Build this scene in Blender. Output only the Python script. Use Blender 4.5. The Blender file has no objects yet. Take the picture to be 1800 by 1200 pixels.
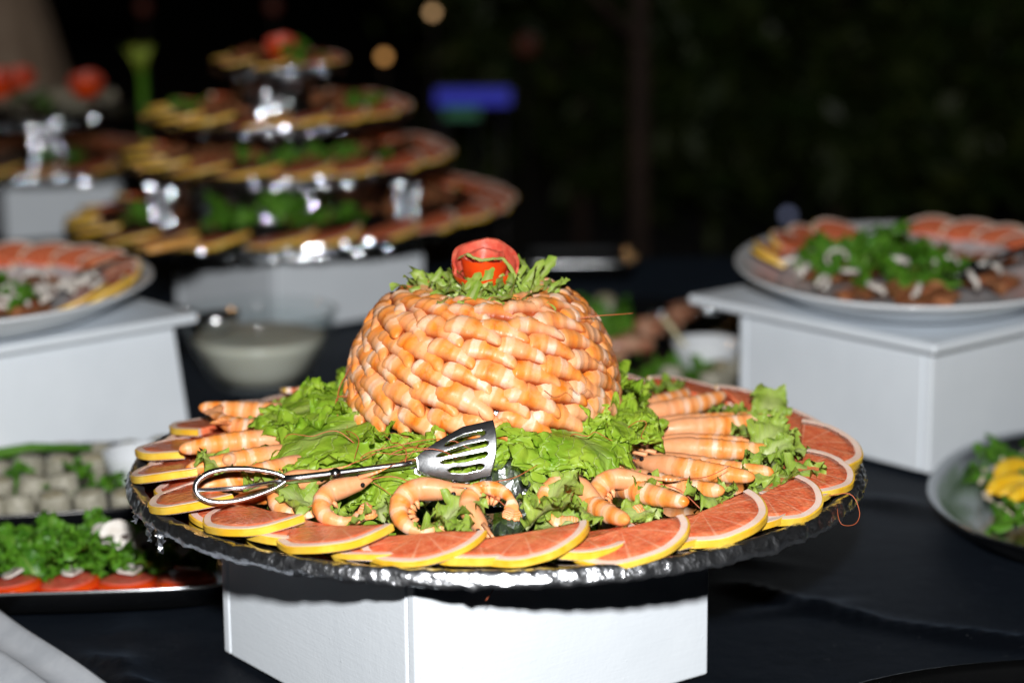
import bpy, bmesh, math, random
from mathutils import Vector, Matrix, noise
PI = math.pi
sc = bpy.context.scene
col = sc.collection
R = math.radians
rnd = random.Random(7)

# ------------------------------------------------------------------ camera
cam_d = bpy.data.cameras.new('camera')
cam = bpy.data.objects.new('camera', cam_d)
col.objects.link(cam)
cam.location = (0, 0, 1.455)
cam.rotation_euler = (Matrix.Rotation(R(90 - 12.4), 4, 'X') @ Matrix.Rotation(R(-0.5), 4, 'Z')).to_euler()
cam_d.sensor_width = 36.0
cam_d.lens = 80.0
cam_d.clip_start = 0.05
cam_d.clip_end = 400
cam_d.dof.use_dof = True
cam_d.dof.focus_distance = 1.86
cam_d.dof.aperture_fstop = 3.0
cam_d.dof.aperture_blades = 0
sc.camera = cam

# ------------------------------------------------------------------ night sky
world = bpy.data.worlds.new('World')
sc.world = world
world.use_nodes = True
wn = world.node_tree
bg = wn.nodes['Background']
sky = wn.nodes.new('ShaderNodeTexSky')
sky.sky_type = 'NISHITA'
sky.sun_disc = False
sky.sun_elevation = R(-9)
sky.sun_rotation = R(200)
wn.links.new(sky.outputs[0], bg.inputs[0])
bg.inputs[1].default_value = 0.05

# the photographer's flash on top of the camera
fl = bpy.data.lights.new('camera_flash', 'AREA')
fl.shape = 'DISK'
fl.size = 0.075
fl.energy = 69
fl.color = (1.0, 0.985, 0.97)
flo = bpy.data.objects.new('camera_flash', fl)
flo.location = (0.02, 0.02, 1.69)
flo.rotation_euler = (R(90 - 17), 0, 0)
col.objects.link(flo)

# ------------------------------------------------------------------ view
sc.view_settings.view_transform = 'Standard'
sc.view_settings.look = 'None'
sc.view_settings.gamma = 1.0
sc.view_settings.exposure = 0.0
sc.view_settings.use_curve_mapping = False
sc.cycles.use_denoising = True
sc.cycles.max_bounces = 8
sc.cycles.transparent_max_bounces = 16
sc.cycles.sample_clamp_indirect = 6.0
sc.cycles.caustics_reflective = False
sc.cycles.caustics_refractive = False


# ================================================================== helpers
def nz(x, y, z, s=0.0):
    return noise.noise(Vector((x + s * 13.7, y - s * 7.1, z + s * 3.3)))


def me(verts, faces, smooth=True, uvs=None, name='m'):
    m = bpy.data.meshes.new(name)
    m.from_pydata([tuple(v) for v in verts], [], faces)
    if uvs is not None:
        ul = m.uv_layers.new(name='UVMap')
        li = [l.vertex_index for l in m.loops]
        for k, vi in enumerate(li):
            ul.data[k].uv = uvs[vi]
    if smooth:
        m.polygons.foreach_set('use_smooth', [True] * len(m.polygons))
    m.update()
    return m


def ob(name, mesh, mat=None, parent=None, loc=None, rot=None):
    o = bpy.data.objects.new(name, mesh)
    col.objects.link(o)
    if mat is not None and mesh is not None and not mesh.materials:
        mesh.materials.append(mat)
    if parent is not None:
        o.parent = parent
    if loc is not None:
        o.location = loc
    if rot is not None:
        o.rotation_euler = rot
    return o


def tag(o, label, cat, group=None):
    o['label'] = label
    o['category'] = cat
    if group:
        o['group'] = group
    return o


def thing(name, label, cat, loc=(0, 0, 0), rot=(0, 0, 0), group=None):
    o = ob(name, None, loc=loc, rot=rot)
    o.empty_display_size = 0.02
    return tag(o, label, cat, group)


def struct(o):
    o['kind'] = 'structure'
    return o


def dup(o, parent=None, label=None, group=None):
    c = o.copy()
    col.objects.link(c)
    c.parent = parent
    if label:
        c['label'] = label
    if group:
        c['group'] = group
    for ch in list(o.children):
        dup(ch, c)
    return c


def place(o, M):
    o.matrix_world = M
    return o


def frame(x, z, loc):
    """matrix with local X along x, local Z as near z as possible"""
    x = Vector(x).normalized()
    z = Vector(z)
    y = z.cross(x).normalized()
    z = x.cross(y).normalized()
    M = Matrix((x, y, z)).transposed().to_4x4()
    M.translation = Vector(loc)
    return M


class VF:
    def __init__(s):
        s.v = []; s.f = []; s.uv = []

    def add(s, v, f, uv=None):
        b = len(s.v)
        s.v += [tuple(p) for p in v]
        s.f += [tuple(i + b for i in q) for q in f]
        s.uv += list(uv) if uv else [(0, 0)] * len(v)

    def box(s, lo, hi):
        x0, y0, z0 = lo; x1, y1, z1 = hi
        s.add([(x0, y0, z0), (x1, y0, z0), (x1, y1, z0), (x0, y1, z0), (x0, y0, z1), (x1, y0, z1), (x1, y1, z1), (x0, y1, z1)],
              [(0, 3, 2, 1), (4, 5, 6, 7), (0, 1, 5, 4), (1, 2, 6, 5), (2, 3, 7, 6), (3, 0, 4, 7)])

    def tube(s, pts, rad, n=8, sy=1.0, closed=False):
        v, f, u = tube_vf(pts, rad, n, sy, closed)
        s.add(v, f, u)

    def mesh(s, smooth=True):
        return me(s.v, s.f, smooth, s.uv)


def tube_vf(pts, rad, n=8, sy=1.0, closed=False):
    pts = [Vector(p) for p in pts]
    m = len(pts)
    if not hasattr(rad, '__len__'):
        rad = [rad] * m
    v = []; f = []; u = []
    up = Vector((0, 0, 1))
    for i, p in enumerate(pts):
        if closed:
            t = (pts[(i + 1) % m] - pts[i - 1])
        else:
            t = pts[min(i + 1, m - 1)] - pts[max(i - 1, 0)]
        t = t.normalized() if t.length > 1e-9 else Vector((1, 0, 0))
        if abs(t.dot(up)) > 0.97:
            up = Vector((0, 1, 0)) if abs(t.y) < .9 else Vector((1, 0, 0))
        a = t.cross(up).normalized(); b = a.cross(t).normalized()
        up = b
        for k in range(n):
            g = 2 * PI * k / n
            v.append(p + a * math.cos(g) * rad[i] + b * math.sin(g) * rad[i] * sy)
            u.append((i / max(1, m - 1), k / n))
    for i in range(m if closed else m - 1):
        j = (i + 1) % m
        for k in range(n):
            f.append((i * n + k, i * n + (k + 1) % n, j * n + (k + 1) % n, j * n + k))
    if not closed:
        f.append(tuple(range(n - 1, -1, -1)))
        f.append(tuple((m - 1) * n + k for k in range(n)))
    return v, f, u


def lathe(prof, n=64, sx=1.0, sy=1.0, fn=None):
    v = []; f = []; u = []
    m = len(prof)
    for k in range(n):
        g = 2 * PI * k / n
        for i, (r, z) in enumerate(prof):
            p = Vector((r * math.cos(g) * sx, r * math.sin(g) * sy, z))
            if fn:
                p = fn(p, g, i)
            v.append(p); u.append((k / n, i / max(1, m - 1)))
    for k in range(n):
        j = (k + 1) % n
        for i in range(m - 1):
            f.append((k * m + i, j * m + i, j * m + i + 1, k * m + i + 1))
    return v, f, u


def bev(o, w=0.002, seg=2):
    b = o.modifiers.new('bevel', 'BEVEL')
    b.width = w; b.segments = seg; b.limit_method = 'ANGLE'; b.angle_limit = R(40)
    return o


# ================================================================== materials
def mat(name, color=(.8, .8, .8), rough=.5, metal=0.0, spec=.5, **kw):
    m = bpy.data.materials.new(name)
    m.use_nodes = True
    b = m.node_tree.nodes['Principled BSDF']
    b.inputs['Base Color'].default_value = (*color, 1)
    b.inputs['Roughness'].default_value = rough
    b.inputs['Metallic'].default_value = metal
    b.inputs['Specular IOR Level'].default_value = spec
    for k, val in kw.items():
        b.inputs[k.replace('_', ' ')].default_value = val
    return m


class G:
    """small node graph helper"""
    def __init__(s, m):
        s.t = m.node_tree; s.b = s.t.nodes['Principled BSDF']

    def n(s, typ, **kw):
        nd = s.t.nodes.new('ShaderNode' + typ)
        for k, v in kw.items():
            if hasattr(nd, k):
                setattr(nd, k, v)
        return nd

    def l(s, a, b):
        s.t.links.new(a, b)

    def val(s, sock, x):
        if hasattr(x, 'is_linked') or hasattr(x, 'links'):
            s.l(x, sock)
        else:
            sock.default_value = x

    def math(s, op, a, b=0.0, clamp=False):
        nd = s.n('Math', operation=op, use_clamp=clamp)
        s.val(nd.inputs[0], a); s.val(nd.inputs[1], b)
        return nd.outputs[0]

    def coord(s, which='Object'):
        return s.n('TexCoord').outputs[which]

    def noise(s, vec, scale, detail=3.0, rough=.55, dist=0.0):
        nd = s.n('TexNoise')
        s.l(vec, nd.inputs['Vector'])
        nd.inputs['Scale'].default_value = scale
        nd.inputs['Detail'].default_value = detail
        nd.inputs['Roughness'].default_value = rough
        nd.inputs['Distortion'].default_value = dist
        return nd.outputs['Fac']

    def ramp(s, fac, stops, interp='LINEAR'):
        nd = s.n('ValToRGB')
        nd.color_ramp.interpolation = interp
        el = nd.color_ramp.elements
        while len(el) < len(stops):
            el.new(0.5)
        for e, (p, c) in zip(el, stops):
            e.position = p
            e.color = (*c, 1) if hasattr(c, '__len__') else (c, c, c, 1)
        s.l(fac, nd.inputs[0])
        return nd.outputs[0]

    def mix(s, fac, a, b, blend='MIX'):
        nd = s.n('MixRGB', blend_type=blend)
        s.val(nd.inputs[0], fac)
        for i, x in ((1, a), (2, b)):
            if hasattr(x, '__len__') and not hasattr(x, 'links'):
                nd.inputs[i].default_value = (*x, 1)
            else:
                s.l(x, nd.inputs[i])
        return nd.outputs[0]

    def bump(s, h, strength=.3, dist=.001):
        nd = s.n('Bump')
        nd.inputs['Strength'].default_value = strength
        nd.inputs['Distance'].default_value = dist
        s.l(h, nd.inputs['Height'])
        s.l(nd.outputs[0], s.b.inputs['Normal'])

    def col(s, x):
        s.l(x, s.b.inputs['Base Color'])

    def rand(s):
        return s.n('ObjectInfo').outputs['Random']

    def offs(s, vec, amount=10.0):
        """object coordinates pushed apart per object"""
        r = s.math('MULTIPLY', s.rand(), amount)
        nd = s.n('VectorMath', operation='ADD')
        s.l(vec, nd.inputs[0]); s.l(r, nd.inputs[1])
        return nd.outputs[0]


def m_paint():
    m = mat('white_paint', (.77, .83, .89), .42, spec=.35)
    g = G(m); c = g.coord()
    n1 = g.noise(c, 14, 4); n2 = g.noise(c, 260, 2)
    g.col(g.mix(g.ramp(n1, [(.35, 0), (.75, 1)]), (.77, .83, .89), (.72, .78, .84)))
    pits = g.ramp(g.noise(c, 130, 2), [(.70, 0), (.74, 1)])
    streak = g.n('Mapping'); streak.inputs['Scale'].default_value = (9, 9, 150); g.l(c, streak.inputs[0])
    br = g.noise(streak.outputs[0], 2.2, 3)
    g.bump(g.math('ADD', g.math('ADD', g.math('MULTIPLY', n2, .7), g.noise(c, 60, 3)), g.math('ADD', g.math('MULTIPLY', br, .8), g.math('MULTIPLY', pits, 1.6))), .15, .0014)
    g.l(g.ramp(n1, [(.3, .34), (.7, .56)]), g.b.inputs['Roughness'])
    return m


def m_cloth():
    m = mat('black_cloth', (.0052, .0064, .0085), .55, spec=.07)
    g = G(m); c = g.coord()
    b = g.b
    b.inputs['Sheen Weight'].default_value = .03
    b.inputs['Sheen Roughness'].default_value = .4
    b.inputs['Sheen Tint'].default_value = (.35, .5, .75, 1)
    v = g.noise(c, 900, 2)
    lint = g.ramp(g.noise(c, 210, 1), [(.765, 0), (.78, 1)])
    g.col(g.mix(lint, g.mix(g.noise(c, 5, 3), (.0012, .0017, .0028), (.0024, .0033, .0052)), (.05, .055, .06)))
    g.bump(g.math('ADD', v, g.math('MULTIPLY', g.noise(c, 26, 4, .6), 3.0)), .35, .0012)
    return m


def m_prawn(name, nseg, head=False, warm=0.0):
    m = mat(name, (.85, .4, .15), .3, spec=.32)
    g = G(m)
    uv = g.coord('UV'); ob_ = g.offs(g.coord(), 10)
    sep = g.n('SeparateXYZ'); g.l(uv, sep.inputs[0])
    u = sep.outputs[0]; v = sep.outputs[1]
    wob = g.math('MULTIPLY', g.math('SUBTRACT', g.noise(ob_, 70, 3), .5), .08 if head else .17)
    uu = g.math('ADD', u, wob)
    s = g.math('FRACT', g.math('ADD', g.math('MULTIPLY', uu, float(nseg)), g.math('MULTIPLY', g.rand(), .12 if head else .8)))
    OR = (.80, .180, .010); OR2 = (.81, .255, .030); PK = (.82, .39, .17); WH = (.90, .68, .53)
    band = g.ramp(s, [(0.0, (.66, .13, .02)), (.04, OR), (.20, OR2), (.30, PK), (.44, PK), (.49, WH), (.70, WH), (.75, PK), (.92, OR2), (1.0, OR)])
    n1 = g.noise(ob_, 95, 4, .6, .6)
    n2 = g.noise(ob_, 38, 3)
    n0 = g.ramp(g.noise(ob_, 48, 3, .6, .8), [(.42, 0), (.62, 1)])
    band = g.mix(g.math('MULTIPLY', n0, .5), band, g.mix(n1, OR2, PK))
    c1 = g.mix(g.math('MULTIPLY', g.ramp(n1, [(.45, 0), (.72, 1)]), .7), band, PK)
    strength = g.math('ADD', g.math('MULTIPLY', g.rand(), .5), .25)
    c2 = g.mix(g.math('MULTIPLY', g.ramp(n2, [(.40, 0), (.62, 1)]), strength), c1, (.88, .30, .05))
    pale = g.math('MULTIPLY', g.ramp(g.noise(ob_, 24, 2), [(.52, 0), (.68, 1)]), .6)
    c2 = g.mix(pale, c2, (.84, .46, .27))
    # fine reddish streaks and specks of the shell
    st = g.ramp(g.noise(ob_, 420, 2, .6), [(.64, 0), (.74, 1)])
    c2 = g.mix(g.math('MULTIPLY', st, .35), c2, (.55, .16, .06))
    if head:
        c2 = g.mix(g.math('MULTIPLY', g.ramp(g.noise(ob_, 30, 3), [(.40, .0), (.68, .9)]), .4), c2, g.mix(n1, (.82, .21, .025), (.84, .40, .16)))
        hd = g.ramp(u, [(.02, .55), (.16, .42), (.36, .10), (.46, 0)])
        spots = g.ramp(g.noise(ob_, 60, 3), [(.46, 0), (.60, 1)])
        c2 = g.mix(g.math('MULTIPLY', hd, spots), c2, (.20, .13, .11))
        hd2 = g.ramp(u, [(.0, .95), (.36, .85), (.46, 0)])
        c2 = g.mix(hd2, c2, g.mix(n1, (.74, .24, .07), (.84, .46, .26)))
    edge = g.ramp(g.math('ABSOLUTE', g.math('SUBTRACT', g.math('FRACT', g.math('MULTIPLY', v, 2.0)), .5)), [(.20, 0), (.34, .45), (.45, 1)])
    if not head:
        c2 = g.mix(edge, c2, (.34, .06, .012))
    g.col(c2)
    b = g.b
    b.inputs['Subsurface Weight'].default_value = .04
    b.inputs['Subsurface Radius'].default_value = (.003, .0012, .0006)
    b.inputs['Subsurface Scale'].default_value = 1.0
    g.l(g.ramp(n1, [(.3, .30), (.75, .55)]), b.inputs['Roughness'])
    g.bump(g.math('ADD', n1, g.math('MULTIPLY', st, .5)), .22, .0012)
    return m


def m_lettuce(name, c0=(.10, .34, .012), c1=(.30, .52, .045), rib=(.62, .72, .30), ribw=.10, trans=.22):
    m = mat(name, c0, .42, spec=.4)
    g = G(m)
    uv = g.coord('UV'); oc = g.offs(g.coord(), 10)
    sep = g.n('SeparateXYZ'); g.l(uv, sep.inputs[0])
    u = sep.outputs[0]; v = sep.outputs[1]
    av = g.math('ABSOLUTE', g.math('SUBTRACT', v, .5))          # 0 on the midrib, .5 at the edge
    n = g.noise(oc, 34, 4, .6); nf = g.noise(oc, 150, 3, .6)
    body = g.mix(g.ramp(n, [(.32, 0), (.70, 1)]), c0, c1)
    w = g.math('ADD', g.math('SUBTRACT', g.math('MULTIPLY', u, 6.5), g.math('MULTIPLY', av, 8.0)), g.math('MULTIPLY', n, 1.6))
    ve = g.math('ABSOLUTE', g.math('SUBTRACT', g.math('FRACT', w), .5))
    vein = g.ramp(ve, [(.0, 1), (.07, 0)])
    rr = g.math('MULTIPLY', g.ramp(av, [(0, 1), (ribw * .55, .75), (ribw, 0)]), g.ramp(u, [(.1, 1), (.95, .1)]))
    c = g.mix(g.math('MULTIPLY', vein, .55), body, rib)
    c = g.mix(rr, c, rib)
    c = g.mix(g.math('MULTIPLY', g.rand(), .35), c, c1)
    g.col(c)
    g.bump(g.math('ADD', g.math('MULTIPLY', vein, -.8), g.math('ADD', n, g.math('MULTIPLY', nf, .5))), .5, .0022)
    tr = g.n('BsdfTranslucent'); g.l(c, tr.inputs[0])
    mx = g.n('MixShader'); mx.inputs[0].default_value = trans
    out = g.t.nodes['Material Output']
    g.l(g.b.outputs[0], mx.inputs[1]); g.l(tr.outputs[0], mx.inputs[2]); g.l(mx.outputs[0], out.inputs[0])
    return m


def m_flesh(name='grapefruit_flesh', A=(.68, .115, .045), B=(.80, .23, .10), mem=(.82, .40, .25)):
    m = mat(name, A, .17, spec=.5)
    g = G(m); oc = g.coord(); ocr = g.offs(oc, 9)
    sep = g.n('SeparateXYZ'); g.l(oc, sep.inputs[0])
    ang = g.math('ARCTAN2', sep.outputs[1], sep.outputs[0])
    a6 = g.math('ADD', g.math('MULTIPLY', ang, 1.75), g.math('MULTIPLY', g.rand(), 1.0))
    d = g.math('ABSOLUTE', g.math('SUBTRACT', g.math('FRACT', a6), .5))
    memb = g.ramp(d, [(.0, 1), (.035, .6), (.07, 0)])
    # juice sacs: stretched cells
    mp = g.n('Mapping'); g.l(ocr, mp.inputs[0])
    vo = g.n('TexVoronoi'); vo.inputs['Scale'].default_value = 300; g.l(ocr, vo.inputs['Vector'])
    n = g.noise(ocr, 110, 4, .6)
    c = g.mix(g.ramp(n, [(.34, 0), (.70, 1)]), A, B)
    c = g.mix(g.ramp(vo.outputs['Distance'], [(.0, .30), (.5, 0)]), c, (.85, .42, .26))
    c = g.mix(g.math('MULTIPLY', memb, .62), c, mem)
    g.col(c)
    g.bump(g.math('ADD', vo.outputs['Distance'], n), .38, .0012)
    b = g.b
    b.inputs['Subsurface Weight'].default_value = .15
    b.inputs['Subsurface Radius'].default_value = (.004, .0015, .001)
    b.inputs['Subsurface Scale'].default_value = 1.0
    return m


def m_rind(name, A, B, rough=.38):
    m = mat(name, A, rough, spec=.45)
    g = G(m); oc = g.offs(g.coord(), 9)
    n = g.noise(oc, 60, 3); vo = g.n('TexVoronoi'); vo.inputs['Scale'].default_value = 650; g.l(oc, vo.inputs['Vector'])
    g.col(g.mix(g.ramp(n, [(.35, 0), (.7, 1)]), A, B))
    g.bump(vo.outputs['Distance'], .25, .0006)
    return m


def m_mottle(name, A, B, rough=.4, scale=60, bump=.3, dist=.001, spec=.5, sss=0.0, lo=.38, hi=.65):
    m = mat(name, A, rough, spec=spec)
    g = G(m); oc = g.offs(g.coord(), 9)
    n = g.noise(oc, scale, 4, .6)
    g.col(g.mix(g.ramp(n, [(lo, 0), (hi, 1)]), A, B))
    if bump:
        g.bump(n, bump, dist)
    if sss:
        g.b.inputs['Subsurface Weight'].default_value = sss
        g.b.inputs['Subsurface Radius'].default_value = (.004, .002, .001)
        g.b.inputs['Subsurface Scale'].default_value = 1.0
    return m


def m_foil(name, rough=.13, c=(.80, .82, .84), scale=70, st=.7):
    m = mat(name, c, rough, 1.0)
    g = G(m); oc = g.coord()
    vo = g.n('TexVoronoi'); vo.inputs['Scale'].default_value = scale; g.l(oc, vo.inputs['Vector'])
    g.bump(g.math('ADD', vo.outputs['Distance'], g.noise(oc, scale * 1.7, 3)), st, .0025)
    return m


M = {}
M['paint'] = m_paint()
M['cloth'] = m_cloth()
M['prawn'] = m_prawn('prawn_shell', 1.75)
M['prawn_whole'] = m_prawn('prawn_whole_shell', 7.0, head=True)
M['lettuce'] = m_lettuce('lettuce_leaf', (.185, .385, .016), (.42, .58, .055), (.62, .72, .26), .09, .30)
M['shred'] = m_lettuce('lettuce_shred', (.17, .33, .02), (.40, .52, .09), (.66, .72, .38), .25, .25)
M['greens'] = m_lettuce('dark_greens', (.035, .16, .008), (.12, .32, .02), (.30, .45, .10), .08, .2)
M['purple'] = m_lettuce('purple_greens', (.035, .006, .012), (.09, .02, .02), (.12, .05, .05), .08, .1)
M['flesh'] = m_flesh()
M['pith'] = m_mottle('grapefruit_pith', (.86, .62, .50), (.88, .70, .60), .5, 90, .15, sss=.1)
M['rind'] = m_rind('grapefruit_rind', (.80, .44, .018), (.86, .60, .085))
M['tomato_skin'] = m_mottle('tomato_skin', (.72, .075, .006), (.62, .035, .006), .16, 22, .03, spec=.6, sss=.08)
M['tomato_flesh'] = m_mottle('tomato_flesh', (.60, .075, .045), (.70, .15, .09), .42, 140, .4, .0015, sss=.15)
M['foil'] = m_foil('foil', .29, (.84, .87, .92))
M['foil_far'] = m_foil('foil_wrap', .12, (.70, .73, .78), scale=45, st=1.0)
M['mirror'] = mat('mirror_glass', (.62, .66, .66), .03, 1.0)
M['chrome'] = m_foil('chrome', .22, (.80, .82, .85), 120, .04)
M['steel'] = m_foil('tray_steel', .24, (.46, .48, .50), 16, .05)
M['dark_steel'] = m_foil('dark_tray_metal', .30, (.16, .17, .18), 16, .06)
M['black_gloss'] = mat('black_tray', (.008, .009, .011), .25)
M['china'] = mat('white_china', (.76, .80, .84), .12, spec=.5)
M['antenna'] = mat('prawn_antenna', (.50, .12, .045), .4)
M['eye'] = mat('prawn_eye', (.012, .010, .012), .12)
def m_glass():
    m = mat('bowl_glass', (.9, .93, .93), .03)
    g = G(m)
    tr = g.n('BsdfTransparent'); tr.inputs[0].default_value = (.95, .97, .97, 1)
    gl = g.n('BsdfGlossy'); gl.inputs['Roughness'].default_value = .03
    lw = g.n('LayerWeight'); lw.inputs[0].default_value = .5
    fac = g.math('ADD', g.math('MULTIPLY', g.math('POWER', lw.outputs['Facing'], 4.0), .6), .04)
    mx = g.n('MixShader'); g.l(fac, mx.inputs[0]); g.l(tr.outputs[0], mx.inputs[1]); g.l(gl.outputs[0], mx.inputs[2])
    g.l(mx.outputs[0], g.t.nodes['Material Output'].inputs[0])
    return m


M['glass'] = m_glass()
M['cream'] = m_mottle('cream_sauce', (.74, .71, .60), (.80, .78, .68), .35, 40, .2, sss=.1)
M['rice'] = m_mottle('roll_wrap', (.27, .26, .20), (.44, .42, .34), .55, 160, .6, .002)
M['rice_core'] = m_mottle('roll_filling', (.30, .25, .12), (.52, .48, .36), .5, 220, .5, .001)
M['mushroom'] = m_mottle('mushroom_white', (.70, .68, .64), (.56, .50, .44), .5, 90, .3)
M['gill'] = mat('mushroom_gill', (.06, .035, .025), .6)
M['meat'] = m_mottle('cured_meat', (.26, .07, .03), (.52, .24, .11), .38, 70, .4, .002)
M['almond'] = m_mottle('almond_flake', (.52, .44, .32), (.66, .60, .48), .5, 90, .2)
M['mango'] = m_mottle('mango_flesh', (.80, .46, .012), (.86, .58, .05), .3, 60, .2, sss=.1)
M['wood'] = m_mottle('handle_wood', (.55, .26, .06), (.68, .36, .11), .4, 40, .2)
M['plastic'] = mat('cream_plastic', (.74, .68, .42), .35)
M['black_plastic'] = mat('black_plastic', (.010, .010, .012), .25)
M['sausage'] = m_mottle('roasted_roll', (.34, .10, .045), (.60, .38, .26), .35, 45, .3)
M['canvas'] = m_mottle('beige_canvas', (.23, .16, .11), (.26, .19, .13), .8, 20, .2)
M['bark'] = m_mottle('bark', (.03, .018, .013), (.07, .042, .03), .85, 30, .8, .01)
M['leaf_dark'] = m_mottle('shrub_leaf', (.016, .036, .004), (.045, .06, .010), .5, 6, 0)
M['paving'] = m_mottle('paving', (.045, .045, .048), (.07, .068, .065), .8, 3, .3)
M['iron'] = mat('dark_iron', (.015, .015, .016), .5)
M['yolk_leaf'] = m_mottle('pale_leaf', (.34, .40, .03), (.20, .32, .04), .5, 60, .2)


def emis(name, c, s):
    m = mat(name, (.02, .02, .02), .5)
    b = m.node_tree.nodes['Principled BSDF']
    b.inputs['Emission Color'].default_value = (*c, 1)
    b.inputs['Emission Strength'].default_value = s
    return m


# ================================================================== the setting
TZ = 0.75
v, f = [], []
for i in range(2):
    for j in range(2):
        v.append((-150 + 300 * i, -150 + 300 * j, 0))
struct(ob('ground', me(v, [(0, 2, 3, 1)], False), M['paving']))

# table under the cloth
t = thing('buffet_table', 'long buffet table hidden under the black cloth', 'table', (0, 3.0, 0))
a = VF(); a.box((-1.55, -1.62, .715), (1.55, .86, .741)); ob('table_top', a.mesh(False), M['iron'], t)
for sx in (-1.45, 1.45):
    for sy in (-1.5, .75):
        a = VF(); a.box((sx - .025, sy - .025, 0), (sx + .025, sy + .025, .714)); ob('leg', a.mesh(False), M['iron'], t)


def seg_d(px, py, A, B):
    ax, ay = A; bx, by = B
    dx, dy = bx - ax, by - ay
    tt = max(0, min(1, ((px - ax) * dx + (py - ay) * dy) / (dx * dx + dy * dy)))
    return math.hypot(px - ax - tt * dx, py - ay - tt * dy), tt


FOLDS = [((.20, 2.12), (.34, 2.00), .006, .010), ((.34, 2.00), (.62, 1.86), .006, .010), ((.13, 2.24), (.30, 2.16), .003, .012),
         ((-.55, 1.98), (-.27, 1.80), .006, .014), ((-.40, 1.95), (-.20, 1.70), .005, .012), ((-.36, 2.05), (-.30, 1.60), .004, .014),
         ((.20, 2.02), (.33, 2.06), .003, .010), ((-.30, 2.45), (-.10, 2.62), .004, .02), ((.35, 2.42), (.60, 2.28), .004, .02)]


def cloth_z(x, y):
    z = .0012 * nz(x * 5, y * 5, .3) + .0012 * nz(x * 11, y * 9, 2.3)
    for A, B, h, w in FOLDS:
        d, tt = seg_d(x, y, A, B)
        w2 = w * (1 + .5 * nz(x * 14, y * 14, 5))
        z += 2.0 * h * math.exp(-(d / max(.004, w2)) ** 2) * (.65 + .6 * nz(x * 16, y * 16, 9)) * min(1, 5 * tt + .2, 5 * (1 - tt) + .2)
    return z


v = []; f = []
NX, NY = 250, 230
xs = [-1.6 + 3.2 * i / NX for i in range(NX + 1)]
ys = [1.36 + 2.54 * (j / NY) ** 1.3 for j in range(NY + 1)]
for j, y in enumerate(ys):
    for i, x in enumerate(xs):
        v.append((x, y, TZ - .0045 + max(-.002, cloth_z(x, y))))
W = NX + 1
for j in range(NY):
    for i in range(NX):
        f.append((j * W + i, j * W + i + 1, (j + 1) * W + i + 1, (j + 1) * W + i))
rim = [j * W + i for (i, j) in [(i, 0) for i in range(W)] + [(NX, j) for j in range(1, NY + 1)] + [(i, NY) for i in range(NX - 1, -1, -1)] + [(0, j) for j in range(NY - 1, 0, -1)]]
cx, cy = 0, 3.1
prev = rim
for lv in range(1, 7):
    cur = []
    for q, ix in enumerate(rim):
        x, y, z = v[ix]
        w = .012 * lv / 6 * math.sin(q * .55) + .01 * lv / 6
        nx = (1 if x > 1.599 else -1 if x < -1.599 else 0); ny = (1 if y > 3.899 else -1 if y < 1.361 else 0)
        cur.append(len(v)); v.append((x + nx * w, y + ny * w, TZ - .005 - .735 * lv / 6))
    for q in range(len(rim)):
        r2 = (q + 1) % len(rim)
        f.append((prev[q], cur[q], cur[r2], prev[r2]))
    prev = cur
tag(ob('tablecloth', me(v, f), M['cloth']), 'creased black cloth covering the long buffet table', 'tablecloth')


# ================================================================== white display boxes
def display_box(label, cor, ex, h, lid=None, far=None, group='white display boxes', taper=0.0, th=.012):
    """cor: base corner, ex: two horizontal edge vectors, h: height; lid: (overhang, thickness)"""
    o = thing('display_box', label, 'display box', (cor[0], cor[1], TZ + .001), (0, 0, math.atan2(ex[0][1], ex[0][0])), group)
    w = Vector((*ex[0], 0)).length; d = Vector((*ex[1], 0)).length
    hb = h - (lid[1] + .002 if lid else 0)
    tp = taper
    for lo, hi in (((0, 0, 0), (w, th, hb)), ((0, d - th, 0), (w, d, hb)), ((0, th + .0006, 0), (th, d - th - .0006, hb)), ((w - th, th + .0006, 0), (w, d - th - .0006, hb))):
        a = VF(); a.box(lo, hi)
        if tp:
            a.v = [(x + (tp * (1 - z / hb) * (1 if x > w / 2 else -1)), y + (tp * (1 - z / hb) * (1 if y > d / 2 else -1)), z) for x, y, z in a.v]
        bev(ob('side_panel', a.mesh(False), M['paint'], o), .0028, 3)
    a = VF(); a.box((th + .001, th + .001, hb - th), (w - th - .001, d - th - .001, hb - .0008)); ob('top_panel', a.mesh(False), M['paint'], o)
    if lid:
        e, tk = lid
        e1 = far or (e, e); a = VF(); a.box((-e, -e, hb + .001), (w + e1[0], d + e1[1], hb + .001 + tk)); bev(ob('lid', a.mesh(False), M['paint'], o), .004, 3)
    return o


# box under the prawn tray: F corner to R, F to L
F0 = Vector((-.077, 1.677)); R0 = Vector((.167, 1.857)); L0 = Vector((-.260, 1.924))
display_box('white painted box carrying the tray of prawns', F0, (R0 - F0, L0 - F0), .158)
# box under the oval dish with black spoon
d1 = Vector((math.cos(R(40)), math.sin(R(40)))); d2 = Vector((-d1.y, d1.x))
display_box('white box with square lid holding the dish of salad and black spoon', (.470, 2.483), (d1 * .32, d2 * .300), .157, (.020, .012), (.05, .070))
# box at the other side, under the dish beside the glass bowl
e1 = Vector((math.cos(R(41)), math.sin(R(41)))); e2 = Vector((-e1.y, e1.x))
K = Vector((-.405, 2.668)); C0 = K - e1 * .34
display_box('white box with square lid beside the glass bowl of sauce', C0, (e1 * .34, e2 * .34), .157, (.022, .012), taper=.012)
# box under the four tier stand
g1 = Vector((math.cos(R(41)), math.sin(R(41)))); g2 = Vector((-g1.y, g1.x))
display_box('white box carrying the tall four tier platter stand', (-.342, 3.262), (g1 * .275, g2 * .275), .132)
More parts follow.
